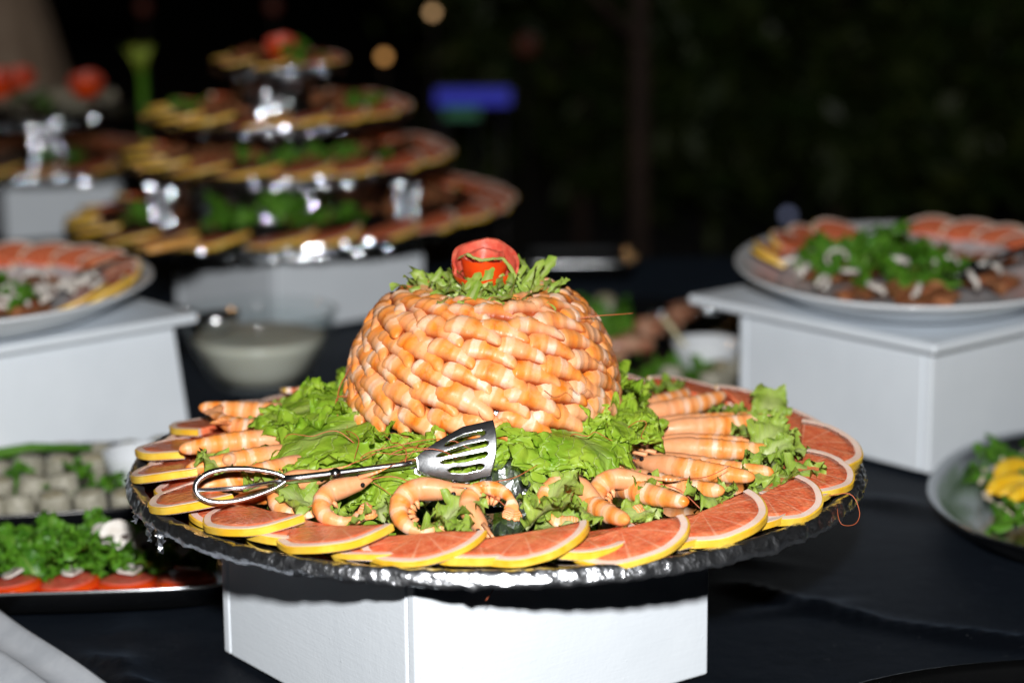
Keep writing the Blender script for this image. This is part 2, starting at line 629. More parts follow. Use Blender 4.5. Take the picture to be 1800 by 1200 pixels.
# box far behind
h1 = Vector((math.cos(R(25)), math.sin(R(25)))); h2 = Vector((-h1.y, h1.x))
display_box('white box carrying the platter with red carved roses', (-.915, 4.08), (h1 * .235, h2 * .235), .118)

# white cloth lying in folds at the table's near end
v = []; f = []
nx_, ny_ = 60, 70
for i in range(nx_ + 1):
    for j in range(ny_ + 1):
        x = -.20 + .75 * i / nx_; y = .36 * j / ny_
        w = .5 + .5 * math.cos(2 * PI * (y / .052 + .18 * nz(x * 2.2, y * 5, 1)))
        z = .004 + .016 * w ** 1.6 * min(1, (y + .012) / .02) + .004 * nz(x * 5, y * 9, 4)
        v.append((x, y + .004 * nz(x * 6, 0, 2), z))
q = ny_ + 1
for i in range(nx_):
    for j in range(ny_):
        f.append((i * q + j, (i + 1) * q + j, (i + 1) * q + j + 1, i * q + j + 1))
o = ob('folded_cloth', me(v, f), m_mottle('white_linen', (.40, .43, .47), (.47, .50, .54), .8, 30, .25, .0015, spec=.15), loc=(-.365, 1.845, TZ + .002), rot=(0, 0, math.atan2(2.024 - 1.852, -.481 + .36)))
o.modifiers.new('s', 'SOLIDIFY').thickness = .002
tag(o, 'white linen cloth lying in parallel folds on the black tablecloth', 'cloth')

# ================================================================== prawn tray
PC = Vector((-.015, 1.943, 0)); PZ = .920; PR = .323
tray = thing('mirror_tray', 'round mirror tray with crumpled foil rim under the prawns', 'tray', (PC.x, PC.y, TZ + .1605))
tz = PZ - (TZ + .1605)
vv, ff, uu = lathe([(0.0, tz - .001), (.06, tz), (.20, tz), (.312, tz)], 128)
ob('mirror', me(vv, ff, True, uu), M['mirror'], tray)
vv, ff, uu = lathe([(0.0, 0), (.20, 0), (.305, .001), (.3135, .004), (.3135, tz - .0006)], 96)
ob('backing', me(vv, ff, True, uu), M['dark_steel'], tray)


def foil_ring(rad, z0, z1, amp, n=640, seed=1.0, name='foil_rim', parent=None, m=None, sl=1.0):
    zm = (z0 + z1) / 2
    prof = [(rad - .014, z1 - .001), (rad - .009, z1 + .0012), (rad - .004, z1 + .003), (rad - .001, z1 + .002), (rad + .0008, z1 - .002),
            (rad + .0020 * sl, zm), (rad + .0028 * sl, z0 + .003), (rad + .0018 * sl, z0 - .001), (rad - .010, z0 - .0015), (rad - .03, z0)]

    def fn(p, g, i):
        x, y = math.cos(g), math.sin(g)
        k = 1 if 1 < i < 9 else .35
        a = nz(x * 34, y * 34, i * .9, seed) * amp * k + nz(x * 90, y * 90, i * 1.7, seed + 1) * amp * .7 * k
        b = nz(x * 28, y * 28, i * .8 + 7, seed) * amp * k
        lo = 0
        if i in (6, 7, 8):
            lo = -abs(nz(x * 13, y * 13, 3, seed)) * amp * 1.0 - max(0, nz(x * 40, y * 40, 8, seed) - .25) * amp * 2.2
        return Vector((p.x + x * a, p.y + y * a, p.z + b + lo))
    vv, ff, uu = lathe(prof, n, fn=fn)
    return ob(name, me(vv, ff, m is None, uu), m or M['foil'], parent)


foil_ring(PR - .002, .0, tz, .0018, 640, parent=tray, seed=2)
# torn foil hanging from the rim
for k, (ang, ln) in enumerate([(209, .014), (213, .018), (202, .009)]):
    a = VF(); g = R(ang)
    v2 = []; n1 = 7
    for i in range(n1):
        for j in range(4):
            w = .016 * (1 - .6 * i / n1)
            th = g + (j / 3 - .5) * w / PR
            rr = PR + .001 + .006 * nz(i * 1.3, j * 1.3, k)
            v2.append((rr * math.cos(th), rr * math.sin(th), .001 - ln * i / (n1 - 1) + .003 * nz(i, j, k + 4)))
    a.add(v2, [(i * 4 + j, i * 4 + j + 1, i * 4 + j + 5, i * 4 + j + 4) for i in range(n1 - 1) for j in range(3)])
    o = ob('foil_scrap', a.mesh(False), M['foil'], tray)
    so = o.modifiers.new('s', 'SOLIDIFY'); so.thickness = .0004


# ------------------------------------------------------------------ foil core
DC = Vector((-.026, 1.943, PZ))
def core_fn(p, g, i):
    a = .0035 * nz(math.cos(g) * 9, math.sin(g) * 9, i * .7) + .0025 * nz(math.cos(g) * 26, math.sin(g) * 26, i * 1.3)
    return Vector((p.x + math.cos(g) * a, p.y + math.sin(g) * a, p.z + a))
prof = [(.150, .0012), (.145, .008), (.138, .020), (.128, .036), (.112, .047), (.104, .052), (.101, .08), (.093, .100), (.078, .125), (.062, .140), (.05, .149), (.03, .151), (0, .152)]
vv, ff, uu = lathe(prof, 150, fn=core_fn)
tag(ob('foil_mound', me(vv, ff, False, uu), M['foil'], loc=DC), 'crumpled foil mound supporting the dome of prawns', 'foil mound')


# ------------------------------------------------------------------ prawn tails of the dome
def tail_mesh(seed, ln=.058, wd=.0108, ht=.0085, nseg=5):
    NT, NA = 34, 14
    v = []; u = []; f = []
    bend = .006 + .004 * nz(seed, 1, 2)
    for i in range(NT + 1):
        t_ = i / NT
        tt = .5 - .5 * math.cos(PI * min(1, t_ * 1.0))
        tt = .35 * tt + .65 * t_
        if tt < .24:
            w = math.sqrt(max(0, 1 - (1 - tt / .24) ** 2))
        else:
            q = (tt - .24) / .76
            w = 1 - .66 * q ** 1.9
        if tt > .93:
            w *= math.sqrt(max(0.0, 1 - ((tt - .93) / .075) ** 2))
        w = max(w, .02)
        s = (tt * nseg + .15 * seed) % 1.0
        step = 1 + .09 * (1 - s) ** 3 if .1 < tt < .93 else 1
        x = (tt - .5) * ln
        yc = -bend * (4 * (tt - .5) ** 2 - .5)
        zc = -.25 * bend * 4 * (tt - .5) ** 2
        for k in range(NA):
            g = 2 * PI * k / NA
            cy, sz = math.cos(g), math.sin(g)
            r = 1 + .05 * nz(tt * 6, math.cos(g), math.sin(g) + seed * 3, seed)
            v.append((x, yc + cy * wd * w * step * r, zc + sz * ht * w * step * r * (1 if sz > 0 else .75)))
            u.append((tt, k / NA))
    for i in range(NT):
        for k in range(NA):
            k2 = (k + 1) % NA
            f.append((i * NA + k, i * NA + k2, (i + 1) * NA + k2, (i + 1) * NA + k))
    f.append(tuple(range(NA - 1, -1, -1))); f.append(tuple(NT * NA + k for k in range(NA)))
    m = me(v, f, True, u, 'prawn_tail')
    m.materials.append(M['prawn'])
    return m


TAILS = [tail_mesh(i * 1.37, .053 + .004 * nz(i, 2.2, 3), .0118 + .0009 * nz(i, 5, 1), .0098) for i in range(9)]
# rows: (radius, height over the tray, slope of the wall in degrees from vertical, count)
ROWS = [(.1150, .0615, 4, 25), (.1120, .0808, 8, 25), (.1065, .1000, 14, 24), (.0985, .1182, 22, 22), (.0878, .1340, 36, 20), (.0720, .1450, 62, 17), (.0560, .1490, 80, 13)]
ROWN = ['lowest', 'second', 'third', 'fourth', 'fifth', 'sixth', 'topmost']
for ri, (rr, hz, sl, cnt) in enumerate(ROWS):
    for k in range(cnt):
        ph = 2 * PI * (k + .5 * (ri % 2) + rnd.uniform(-.09, .09)) / cnt + ri * .21
        er = Vector((math.cos(ph), math.sin(ph), 0)); et = Vector((-math.sin(ph), math.cos(ph), 0))
        s = R(sl)
        nrm = er * math.cos(s) + Vector((0, 0, 1)) * math.sin(s)
        dn = er * math.sin(s) - Vector((0, 0, 1)) * math.cos(s)
        al = R(22 + rnd.uniform(-4, 4))
        lx = et * math.cos(al) + dn * math.sin(al)
        # follow the curve of the wall: the head end tucks in, the tail end lies on top
        lx = (lx + nrm * (.14 if ri < 5 else .06)).normalized()
        side = lx.cross(nrm)                       # points down and away, towards the neighbour underneath
        rolln = (nrm - side * math.tan(R(26 + rnd.uniform(-5, 5)))).normalized()
        p = DC + er * (rr + rnd.uniform(-.001, .001)) + Vector((0, 0, hz + rnd.uniform(-.001, .001)))
        Mx = frame(lx, rolln, p)
        sc_ = rnd.uniform(.93, 1.07)
        o = ob('prawn', TAILS[rnd.randrange(9)])
        o.matrix_world = Mx @ Matrix.Diagonal((sc_, sc_ * rnd.uniform(.95, 1.06), 1, 1))
        tag(o, 'boiled orange prawn in the %s row of the prawn dome' % ROWN[ri], 'prawn', 'prawns in the %s row of the dome' % ROWN[ri])


# ------------------------------------------------------------------ whole prawns on the tray
def whole_mesh(curve, ln, wd=.0095, ht=.0105, seed=0.0):
    """curve: arc angle in radians the body turns through (0 = straight); lies along X, bends in XY"""
    NT, NA = 84, 14
    v = []; u = []; f = []
    # spine
    pts = []; dirs = []
    x = y = 0.0; a = 0.0
    for i in range(NT + 1):
        tt = i / NT
        pts.append(Vector((x, y, 0))); dirs.append(Vector((math.cos(a), math.sin(a), 0)))
        k = curve * (0 if tt < .30 else 1.0 / .70) / NT
        a += k
        x += math.cos(a) * ln / NT; y += math.sin(a) * ln / NT
    for i in range(NT + 1):
        tt = i / NT
        if tt < .10:
            w = .10 + .55 * (tt / .10) ** .9; h = w * .9
        elif tt < .34:
            w = .65 + .35 * math.sin((tt - .10) / .24 * PI / 2); h = w
        elif tt < .40:
            w = 1 - .06 * math.sin((tt - .34) / .06 * PI); h = w
        elif tt < .88:
            q = (tt - .40) / .48
            w = .97 - (.55 if abs(curve) > 1.0 else .34) * q ** 1.6; h = w
        else:
            q = (tt - .88) / .12
            w, h = (.42 + .30 * math.sin(q * PI * .62), .38 * (1 - q) + .06) if abs(curve) > 1.0 else (.67 * math.sqrt(max(.01, 1 - q * q)), .62 * math.sqrt(max(.01, 1 - q * q)))
        step = 1.0
        if .40 < tt < .88:
            s = ((tt - .40) / .48 * 6) % 1.0
            step = 1 + .085 * s ** 5
        if i == NT:
            w *= .6; h *= .4
        d = dirs[i]; n = Vector((-d.y, d.x, 0)); p = pts[i]
        for k in range(NA):
            g = 2 * PI * k / NA
            r = 1 + .04 * nz(tt * 7, math.cos(g), math.sin(g), seed)
            q = p + n * math.cos(g) * wd * w * step * r + Vector((0, 0, math.sin(g) * ht * h * step * r + ht * .9))
            v.append(q); u.append((tt, k / NA))
    for i in range(NT):
        for k in range(NA):
            k2 = (k + 1) % NA
            f.append((i * NA + k, i * NA + k2, (i + 1) * NA + k2, (i + 1) * NA + k))
    f.append(tuple(range(NA - 1, -1, -1))); f.append(tuple(NT * NA + k for k in range(NA)))
    m = me(v, f, True, u, 'prawn_whole')
    m.materials.append(M['prawn_whole'])
    return m


sph_v, sph_f, sph_u = lathe([(0.00001, -1), (.5, -.866), (.866, -.5), (1, 0), (.866, .5), (.5, .866), (.00001, 1)], 10)
EYE = me([tuple(c * .0021 for c in p) for p in sph_v], sph_f, True); EYE.materials.append(M['eye'])


def whisk(pts0, n=16, r=.00042, seed=0.0, wob=.004):
    pts = []
    P = [Vector(p) for p in pts0]
    for i in range(n + 1):
        tt = i / n * (len(P) - 1); k = min(int(tt), len(P) - 2); q = tt - k
        p0, p1, p2, p3 = P[max(k - 1, 0)], P[k], P[k + 1], P[min(k + 2, len(P) - 1)]
        p = .5 * ((2 * p1) + (p2 - p0) * q + (2 * p0 - 5 * p1 + 4 * p2 - p3) * q * q + (3 * p1 - p0 - 3 * p2 + p3) * q ** 3)
        p = p + Vector((nz(i * .11, 1, 0, seed), nz(i * .11, 5, 0, seed), nz(i * .11, 9, 0, seed))) * wob
        pts.append(p)
    return tube_vf(pts, [r * (1 - .5 * i / n) for i in range(n + 1)], 5)


def whole_prawn(kind, seed):
    """an Empty with body, eyes, antennae, legs; head at the origin, body along +X"""
    cv, ln, lg = {'straight': (.40, .114, 0), 'bent': (1.3, .105, 0), 'curled': (3.9, .104, 0), 'whiskered': (.9, .105, 7)}[kind]
    o = ob('prawn', None); o.empty_display_size = .01
    cv *= 1 + .12 * nz(seed, 3, 3)
    ob('body', whole_mesh(cv, ln, (.0088 if kind == 'curled' else .0092) + .0006 * nz(seed, 1, 1), .0102, seed), None, o)
    for s in (-1, 1):
        ob('eye', EYE, None, o, loc=(.0105, .0055 * s, .0125))
        vv, ff, uu = whisk([(.002, .002 * s, .010), (-.018, .007 * s, .014 + .004 * nz(seed, s, 1)), (-.036 + .01 * nz(seed, 2, s), .016 * s, .006), (-.05, .03 * s + .01 * nz(seed, 4, s), .003)], 14, .00055, seed + s)
        ob('antenna', me(vv, ff, True, uu), M['antenna'], o)
    a = VF()
    a.tube([(.012, 0, .0165), (-.004, 0, .0168), (-.016, 0, .0195)], [.0022, .0014, .0002], 6)
    ob('rostrum', a.mesh(), M['prawn_whole'], o)
    body = o.children[0].data if o.children else None
    if abs(cv) > 1.0:
        # tail fan and swimmerets follow the bent abdomen
        def at(tt):
            x = y = a_ = 0.0
            for q in range(int(84 * tt)):
                a_ += cv * (0 if q / 84 < .30 else 1 / .70) / 84
                x += math.cos(a_) * ln / 84; y += math.sin(a_) * ln / 84
            return Vector((x, y, .0092)), a_
        p_, a_ = at(.95)
        for k in (-1, -.45, .45, 1):
            d = Vector((math.cos(a_ + .42 * k), math.sin(a_ + .42 * k), .12 * k)); n_ = Vector((-d.y, d.x, 0))
            b = VF(); b.tube([p_ - d * .003, p_ + d * .006, p_ + d * .012, p_ + d * .0165], [.0022, .0040, .0042, .0016], 8, .32)
            ob('tail_blade', b.mesh(), M['prawn_whole'], o)
        for k in range(5):
            p_, a_ = at(.44 + .085 * k)
            n_ = Vector((-math.sin(a_), math.cos(a_), 0)) * (1 if cv > 0 else -1)
            b = VF(); b.tube([p_ + n_ * .006 + Vector((0, 0, -.001)), p_ + n_ * .0105 + Vector((0, 0, -.002)), p_ + n_ * .014 + Vector((.001, 0, -.005))], [.0022, .0020, .0008], 6, .6)
            ob('swimmeret', b.mesh(), M['prawn_whole'], o)
    for k in range(lg):
        x = .010 + k * .0055
        s = 1
        vv, ff, uu = whisk([(x, .006 * s, .006), (x - .006, .013 * s, .010 + .004 * nz(k, seed, 2)), (x - .018, .019 * s, .006 + .003 * nz(k, seed, 7)), (x - .030, .021 * s, .002)], 8, .0008, seed + k, .002)
        ob('leg', me(vv, ff, True, uu), M['almond'], o)
    return o


PROTO = {}
def put_whole(kind, var, p, ang, label, group, roll=0.0, pitch=0.0, s=1.0, flip=False):
    """p: position of the head, ang: heading of the body (degrees, world)"""
    key = (kind, var)
    if key not in PROTO:
        PROTO[key] = whole_prawn(kind, var * 2.3 + 1); o = PROTO[key]
    else:
        o = dup(PROTO[key])
    Mx = Matrix.Translation(p) @ Matrix.Rotation(R(ang), 4, 'Z') @ Matrix.Rotation(R(pitch), 4, 'Y') @ Matrix.Rotation(R(roll), 4, 'X')
    o.matrix_world = Mx @ Matrix.Diagonal((s, -s if flip else s, s, 1))
    tag(o, label, 'prawn', group)
    return o


def pol(r, deg, z=0.0):
    return Vector((PC.x + r * math.cos(R(deg)), PC.y + r * math.sin(R(deg)), PZ + z))


# fan of straight prawns on the side of the tray without tongs (heads inwards)
fan = [(-66, 'straight', .150, 0), (-55, 'straight', .148, 4), (-44, 'straight', .142, 2), (-33, 'straight', .140, 6), (-22, 'straight', .138, 0), (-11, 'straight', .136, 8),
       (0, 'straight', .134, 0), (11, 'straight', .138, 6), (22, 'straight', .140, 0), (33, 'straight', .140, 3), (44, 'straight', .142, 0)]
FAN_ORD = ['first', 'second', 'third', 'fourth', 'fifth', 'sixth', 'seventh', 'eighth', 'ninth', 'tenth', 'eleventh']
for i, (dg, kd, rr, off) in enumerate(fan):
    dz = .006 + .004 * (i % 2)
    put_whole(kd, i % 4, pol(rr, dg, dz), dg + off - 10, 'whole boiled prawn, %s in the straight fan counted from the curled prawns' % FAN_ORD[i], 'prawns fanned out straight', roll=rnd.uniform(-14, 14), pitch=-1 + rnd.uniform(-2, 2), s=rnd.uniform(.96, 1.06))
# curled ones in front
# head positions chosen so that the curled bodies sit along the front of the ring
cur = [((-.137, 1.745), 200, 0, .95, False), ((-.072, 1.735), 175, 1, 1.04, False), ((-.021, 1.730), 120, 2, .95, True), ((.044, 1.745), 130, 3, 1.0, False), ((-.175, 1.770), 190, 1, .95, False), ((.085, 1.762), 170, 0, 1.0, False)]
for i, ((cx_, cy_), ang, var, s, flip) in enumerate(cur):
    o = put_whole('curled', var, Vector((0, 0, 0)), 0, 'curled boiled prawn, %s from the tong handle in the row of curled ones' % FAN_ORD[i], 'curled prawns along the tray', s=s, flip=flip)
    body = [c for c in o.children if c.name.startswith('body')][0].data
    cen = sum((v_.co for v_ in body.vertices), Vector()) / len(body.vertices)
    Rm = Matrix.Rotation(R(33 + 6 * (i % 2)), 4, 'X') @ Matrix.Rotation(R(ang), 4, 'Z') @ Matrix.Diagonal((s, -s if flip else s, s, 1))
    o.matrix_world = Matrix.Translation(Vector((cx_, cy_, PZ + .021)) - Rm @ cen) @ Rm
# whiskered prawns at the tong handle's end
for i, (dg, rr, kd, off) in enumerate([(207, .150, 'bent', 0), (195, .152, 'whiskered', 6), (183, .150, 'whiskered', 2), (171, .150, 'bent', -5), (159, .150, 'straight', -8), (147, .150, 'bent', -6), (219, .165, 'bent', 10), (135, .152, 'straight', 0), (120, .152, 'straight', 0), (60, .148, 'straight', 0), (78, .148, 'bent', 0), (98, .148, 'straight', 0), (201, .165, 'straight', 4), (189, .166, 'straight', 0), (177, .164, 'bent', 2), (165, .162, 'straight', -4), (213, .168, 'straight', 6)]):
    if i < 7 or i > 11:
        lb, gp = 'whole boiled prawn with its head under the lettuce %s the tong handle' % ('beneath' if dg > 200 else 'just behind' if dg > 175 else 'well behind'), 'prawns beside the tong handle'
    else:
        lb, gp = 'whole boiled prawn on the tray behind the prawn dome', 'prawns behind the dome'
    put_whole(kd, (i % 3), pol(rr, dg, .007 + .003 * (i % 2) + (.010 if i > 11 else 0)), dg + off, lb, gp, roll=rnd.uniform(-10, 25), s=rnd.uniform(.98, 1.08), flip=(i % 2 == 0))


# ------------------------------------------------------------------ grapefruit half slices
def half_slice(name, R0=.052, th=.0085, seed=0.0, mats=('flesh', 'pith', 'rind'), rw=.0016, pw=.0055):
    """half disc in XY, straight edge on the Y axis, round side towards +X, lying on z = 0"""
    o = ob(name, None); o.empty_display_size = .01
    N = 40

    def arc(r, k):
        g = -PI / 2 + PI * k / N
        rr = r * (1 + .03 * nz(math.cos(g) * 2, math.sin(g) * 2, 0, seed))
        return rr * math.cos(g), rr * math.sin(g)

    def sag(x, y):
        return .0022 * nz(x * 25, y * 25, 3, seed)
    rf = R0 - rw - pw
    # flesh: rings so that its top is uneven
    v = []; f = []; rings = 6
    for i in range(rings + 1):
        for k in range(N + 1):
            x, y = arc(rf * i / rings, k) if i else (0, 0)
            if i and i == rings:
                x *= 1 + .06 * nz(k * .9, 1, 2, seed); y *= 1 + .03 * nz(k * .9, 1, 2, seed)
            v.append((x, y, th - .0004 + sag(x, y) + .0005 * nz(x * 190, y * 190, 1, seed)))
    for i in range(rings):
        for k in range(N):
            f.append((i * (N + 1) + k, (i + 1) * (N + 1) + k, (i + 1) * (N + 1) + k + 1, i * (N + 1) + k + 1))
    b = len(v)
    for k in range(N + 1):
        x, y = arc(rf, k); v.append((x, y, .0004 + sag(x, y)))
    # straight cut face and the underside
    cut = [i * (N + 1) for i in range(rings, -1, -1)] + [i * (N + 1) + N for i in range(1, rings + 1)]
    f.append(tuple(cut + [b + N, b]))
    f.append(tuple(range(b, b + N + 1)))
    for k in range(N):
        q = rings * (N + 1) + k
        f.append((q, b + k, b + k + 1, q + 1))
    ob('flesh', me(v, f, True), M[mats[0]], o)

    def annulus(r0, r1, nm, mt, dz, lip):
        v = []; f = []
        for k in range(N + 1):
            (xa, ya), (xb, yb) = arc(r0, k), arc(r1, k)
            s = sag(xa, ya)
            v += [(xa, ya, dz + s), (xa, ya, th - dz + s), (xb, yb, th - lip + s), (xb, yb, lip + s)]
        for k in range(N):
            for j in range(4):
                j2 = (j + 1) % 4
                f.append((k * 4 + j, k * 4 + j2, (k + 1) * 4 + j2, (k + 1) * 4 + j))
        f.append((0, 3, 2, 1)); f.append((N * 4, N * 4 + 1, N * 4 + 2, N * 4 + 3))
        q = ob(nm, me(v, f, True), M[mt], o)
        e = q.modifiers.new('e', 'EDGE_SPLIT'); e.split_angle = R(35)
    annulus(rf + .0001, R0 - rw, 'pith', mats[1], 0, 0)
    annulus(R0 - rw + .0001, R0, 'rind', mats[2], .0003, .0010)
    return o


SL = [half_slice('grapefruit_slice', .0525 + .003 * nz(i, 8.3, 1), .0056 + .0014 * (i % 2), i * 3.1) for i in range(4)]
used = set()


def put_slice(base, idx, Mx, label, group):
    if idx < 4 and idx not in used:
        o = base; used.add(idx)
    else:
        o = dup(base)
    o.matrix_world = Mx
    tag(o, label, 'grapefruit slice', group)
    return o


def slice_ring(cen, rad, n, start, label, group, tilt=9, lean=7, scale=1.0, jit=1.0, first=False, lift=.004):
    for k in range(n):
        dg = start + 360 * k / n + rnd.uniform(-1.5, 1.5) * jit
        g = R(dg)
        rr = rad + rnd.uniform(-.004, .004) * jit
        p = cen + Vector((rr * math.cos(g), rr * math.sin(g), lift * scale))
        s = scale * rnd.uniform(.94, 1.05)
        Mx = Matrix.Translation(p) @ Matrix.Rotation(g, 4, 'Z') @ Matrix.Rotation(R(lean + rnd.uniform(-3, 3) * jit), 4, 'Y') @ Matrix.Rotation(R(tilt + rnd.uniform(-3, 3) * jit), 4, 'X') @ Matrix.Rotation(R(rnd.uniform(-6, 6) * jit), 4, 'Z') @ Matrix.Diagonal((s, s, s, 1))
        i = k if (first and k < 4) else 99
        lb = label(k) if callable(label) else label
        if i < 4:
            put_slice(SL[k], k, Mx, lb, group)
        else:
            put_slice(SL[rnd.randrange(4)], 99, Mx, lb, group)


ORD = ['first', 'second', 'third', 'fourth', 'fifth', 'sixth', 'seventh', 'eighth', 'ninth', 'tenth', 'eleventh', 'twelfth', 'thirteenth', 'fourteenth', 'fifteenth', 'sixteenth', 'seventeenth', 'eighteenth', 'nineteenth', 'twentieth', 'twenty-first', 'twenty-second', 'twenty-third', 'twenty-fourth']
NSL = 22


def slice_label(k):
    # counted along the rim from the whisker that loops over it, by way of the curled prawns and the tong handle
    q = (k * -1 + 4) % NSL
    return 'pink grapefruit half slice, %s along the rim from the looping whisker, passing the tong handle' % ORD[q]


slice_ring(Vector((PC.x, PC.y, PZ)), .268, NSL, -101, slice_label, 'grapefruit slices round the prawn tray', first=True, lift=.0095)
slice_ring(Vector((PC.x, PC.y, PZ)), .254, NSL, -101 + 180 / NSL, 'pink grapefruit half slice lying flat on the mirror beneath the overlapping rim slices', 'grapefruit slices lying flat on the mirror', tilt=1.5, lean=1, jit=.6, lift=.0025)


# ------------------------------------------------------------------ lettuce
def leaf_mesh(L, Wd, seed, nu=44, nv=34, ruffle=.010, curl=.02, droop=.25, teeth=.10, m='lettuce', cup=.15):
    v = []; f = []; u = []
    for i in range(nu + 1):
        a = i / nu
        for j in range(nv + 1):
            b = -1 + 2 * j / nv
            prof = (math.sin(PI * min(1, (a * .86 + .06))) ** .62) * (.55 + .45 * a)
            tth = 1 + teeth * nz(a * 9, 3 * (b > 0), 0, seed) * 1.6 + teeth * .9 * nz(a * 34, 7 * (b > 0), 1, seed)
            w = Wd * .5 * prof * tth
            # rounded, notched tip
            tip = 1 - .16 * b * b + .10 * teeth * 6 * nz(b * 5, 2, 2, seed) * a ** 4 + .07 * nz(b * 17, 4, 2, seed) * a ** 6
            x = L * a * (tip if a > .5 else 1 - (1 - tip) * a * 2)
            y = b * w
            e = max(abs(b), a ** 3) ** 2.6
            z = ruffle * e * (math.sin(a * 17 + 2.2 * b + seed * 5 + 2.5 * nz(a * 3, b * 3, 0, seed)) + .9 * nz(a * 11, b * 7, 4, seed))
            z += ruffle * .6 * nz(a * 3.0, b * 2.4, 8, seed) + ruffle * .10 * nz(a * 17, b * 13, 3, seed) + ruffle * .40 * e * nz(a * 34, b * 26, 5, seed)
            z += cup * Wd * .25 * b * b * (1 - a * .7)
            z -= .0022 * math.exp(-(b / .08) ** 2) * (1 - a)
            y += ruffle * .6 * e * nz(a * 13, b * 9, 6, seed)
            x += ruffle * .6 * e * nz(a * 13, b * 9, 16, seed)
            # droop along the length
            ang = -droop * (a ** 1.4)
            zz = z + curl * math.sin(a * PI * .6) + L * ang * a * .5
            v.append((x, y, zz)); u.append((a, (b + 1) / 2))
    q = nv + 1
    for i in range(nu):
        for j in range(nv):
            f.append((i * q + j, (i + 1) * q + j, (i + 1) * q + j + 1, i * q + j + 1))
    mm = me(v, f, True, u, 'leaf')
    mm.materials.append(M[m])
    return mm


# big leaves under the dome: (azimuth, start radius, length, width, height, pitch)
LV = [(212, .080, .135, .150, .058, 12), (234, .080, .120, .135, .056, 22), (252, .084, .088, .130, .056, 28), (266, .084, .070, .120, .058, 26), (299, .082, .092, .135, .060, 20),
      (308, .084, .100, .130, .060, 18), (330, .086, .088, .110, .058, 14), (352, .084, .075, .11, .056, 14), (18, .084, .07, .11, .058, 8), (45, .084, .085, .12, .060, 4),
      (75, .082, .075, .12, .054, 8), (105, .082, .08, .12, .054, 8), (135, .082, .10, .12, .056, 8), (160, .082, .10, .13, .058, 8), (186, .082, .118, .14, .060, 8),
      (222, .092, .115, .12, .046, 16), (242, .10, .085, .11, .040, 22)]
for i, (dg, r0, L, Wd, hz, pt) in enumerate(LV):
    m = leaf_mesh(L, Wd, i * 1.9 + .7, 84, 60, ruffle=.0080, curl=.010, droop=.28, teeth=.22)
    g = R(dg)
    o = ob('lettuce_leaf', m)
    p = Vector((DC.x + r0 * math.cos(g), DC.y + r0 * math.sin(g), PZ + hz))
    o.matrix_world = Matrix.Translation(p) @ Matrix.Rotation(g, 4, 'Z') @ Matrix.Rotation(R(pt), 4, 'Y') @ Matrix.Rotation(R(rnd.uniform(-10, 10)), 4, 'X')
    d_ = dg % 360
    wh = ('behind the prawn dome' if 35 < d_ < 150 else 'towards the whiskered prawns' if d_ < 200 and d_ >= 150 else 'above the tong handle' if 200 <= d_ < 229 else 'under the shaft of the tongs' if 229 <= d_ < 246
          else 'behind the slotted tong blade' if 246 <= d_ < 280 else 'above the bent foil and curled prawns' if 280 <= d_ < 304 else 'over the heads of the fanned prawns')
    lb = 'large ruffled green lettuce leaf spreading from the dome %s' % wh
    tag(o, lb, 'lettuce leaf', 'lettuce leaves under the dome')

# small torn lettuce pieces on the tray
PCS = [leaf_mesh(.045, .045, 30 + i * 2.3, 18, 14, .006, .008, .2, .2, 'shred', .4) for i in range(5)]


def bit(cen, rz, rx, ry, s, label, group, m=None, name='lettuce_piece', cat='lettuce piece'):
    o = ob(name, m or PCS[rnd.randrange(5)])
    o.matrix_world = Matrix.Translation(cen) @ Matrix.Rotation(R(rz), 4, 'Z') @ Matrix.Rotation(R(ry), 4, 'Y') @ Matrix.Rotation(R(rx), 4, 'X') @ Matrix.Diagonal((s, s, s, 1))
    tag(o, label, cat, group)
    return o


for dg, rr, n in [(-8, .235, 4), (-20, .238, 3), (4, .238, 3), (16, .238, 3), (30, .232, 3), (-40, .232, 2), (-55, .235, 2), (-72, .215, 3), (-86, .222, 2), (-98, .222, 3), (-110, .222, 3), (-122, .222, 3), (-134, .224, 2), (-150, .235, 2), (195, .235, 1), (172, .232, 2), (155, .236, 3), (60, .23, 2), (90, .23, 2), (120, .23, 2), (-78, .165, 3)]:
    for q in range(n + (2 if dg <= -128 or dg > 100 else 0 if dg < -64 else 1)):
        bit(pol(rr + rnd.uniform(-.014, .016), dg + rnd.uniform(-5, 5), rnd.uniform(.003, .011)), rnd.uniform(0, 360), rnd.uniform(-35, 35), rnd.uniform(-35, 10), rnd.uniform(.6, 1.15),
            'torn piece of pale lettuce ' + ('at the tails of the fanned prawns' if -65 < dg < 35 else 'among the curled prawns' if dg <= -65 and dg > -128 else 'by the tong handle' if dg <= -128 or dg > 150 else 'behind the prawn dome'), 'torn lettuce pieces on the prawn tray')


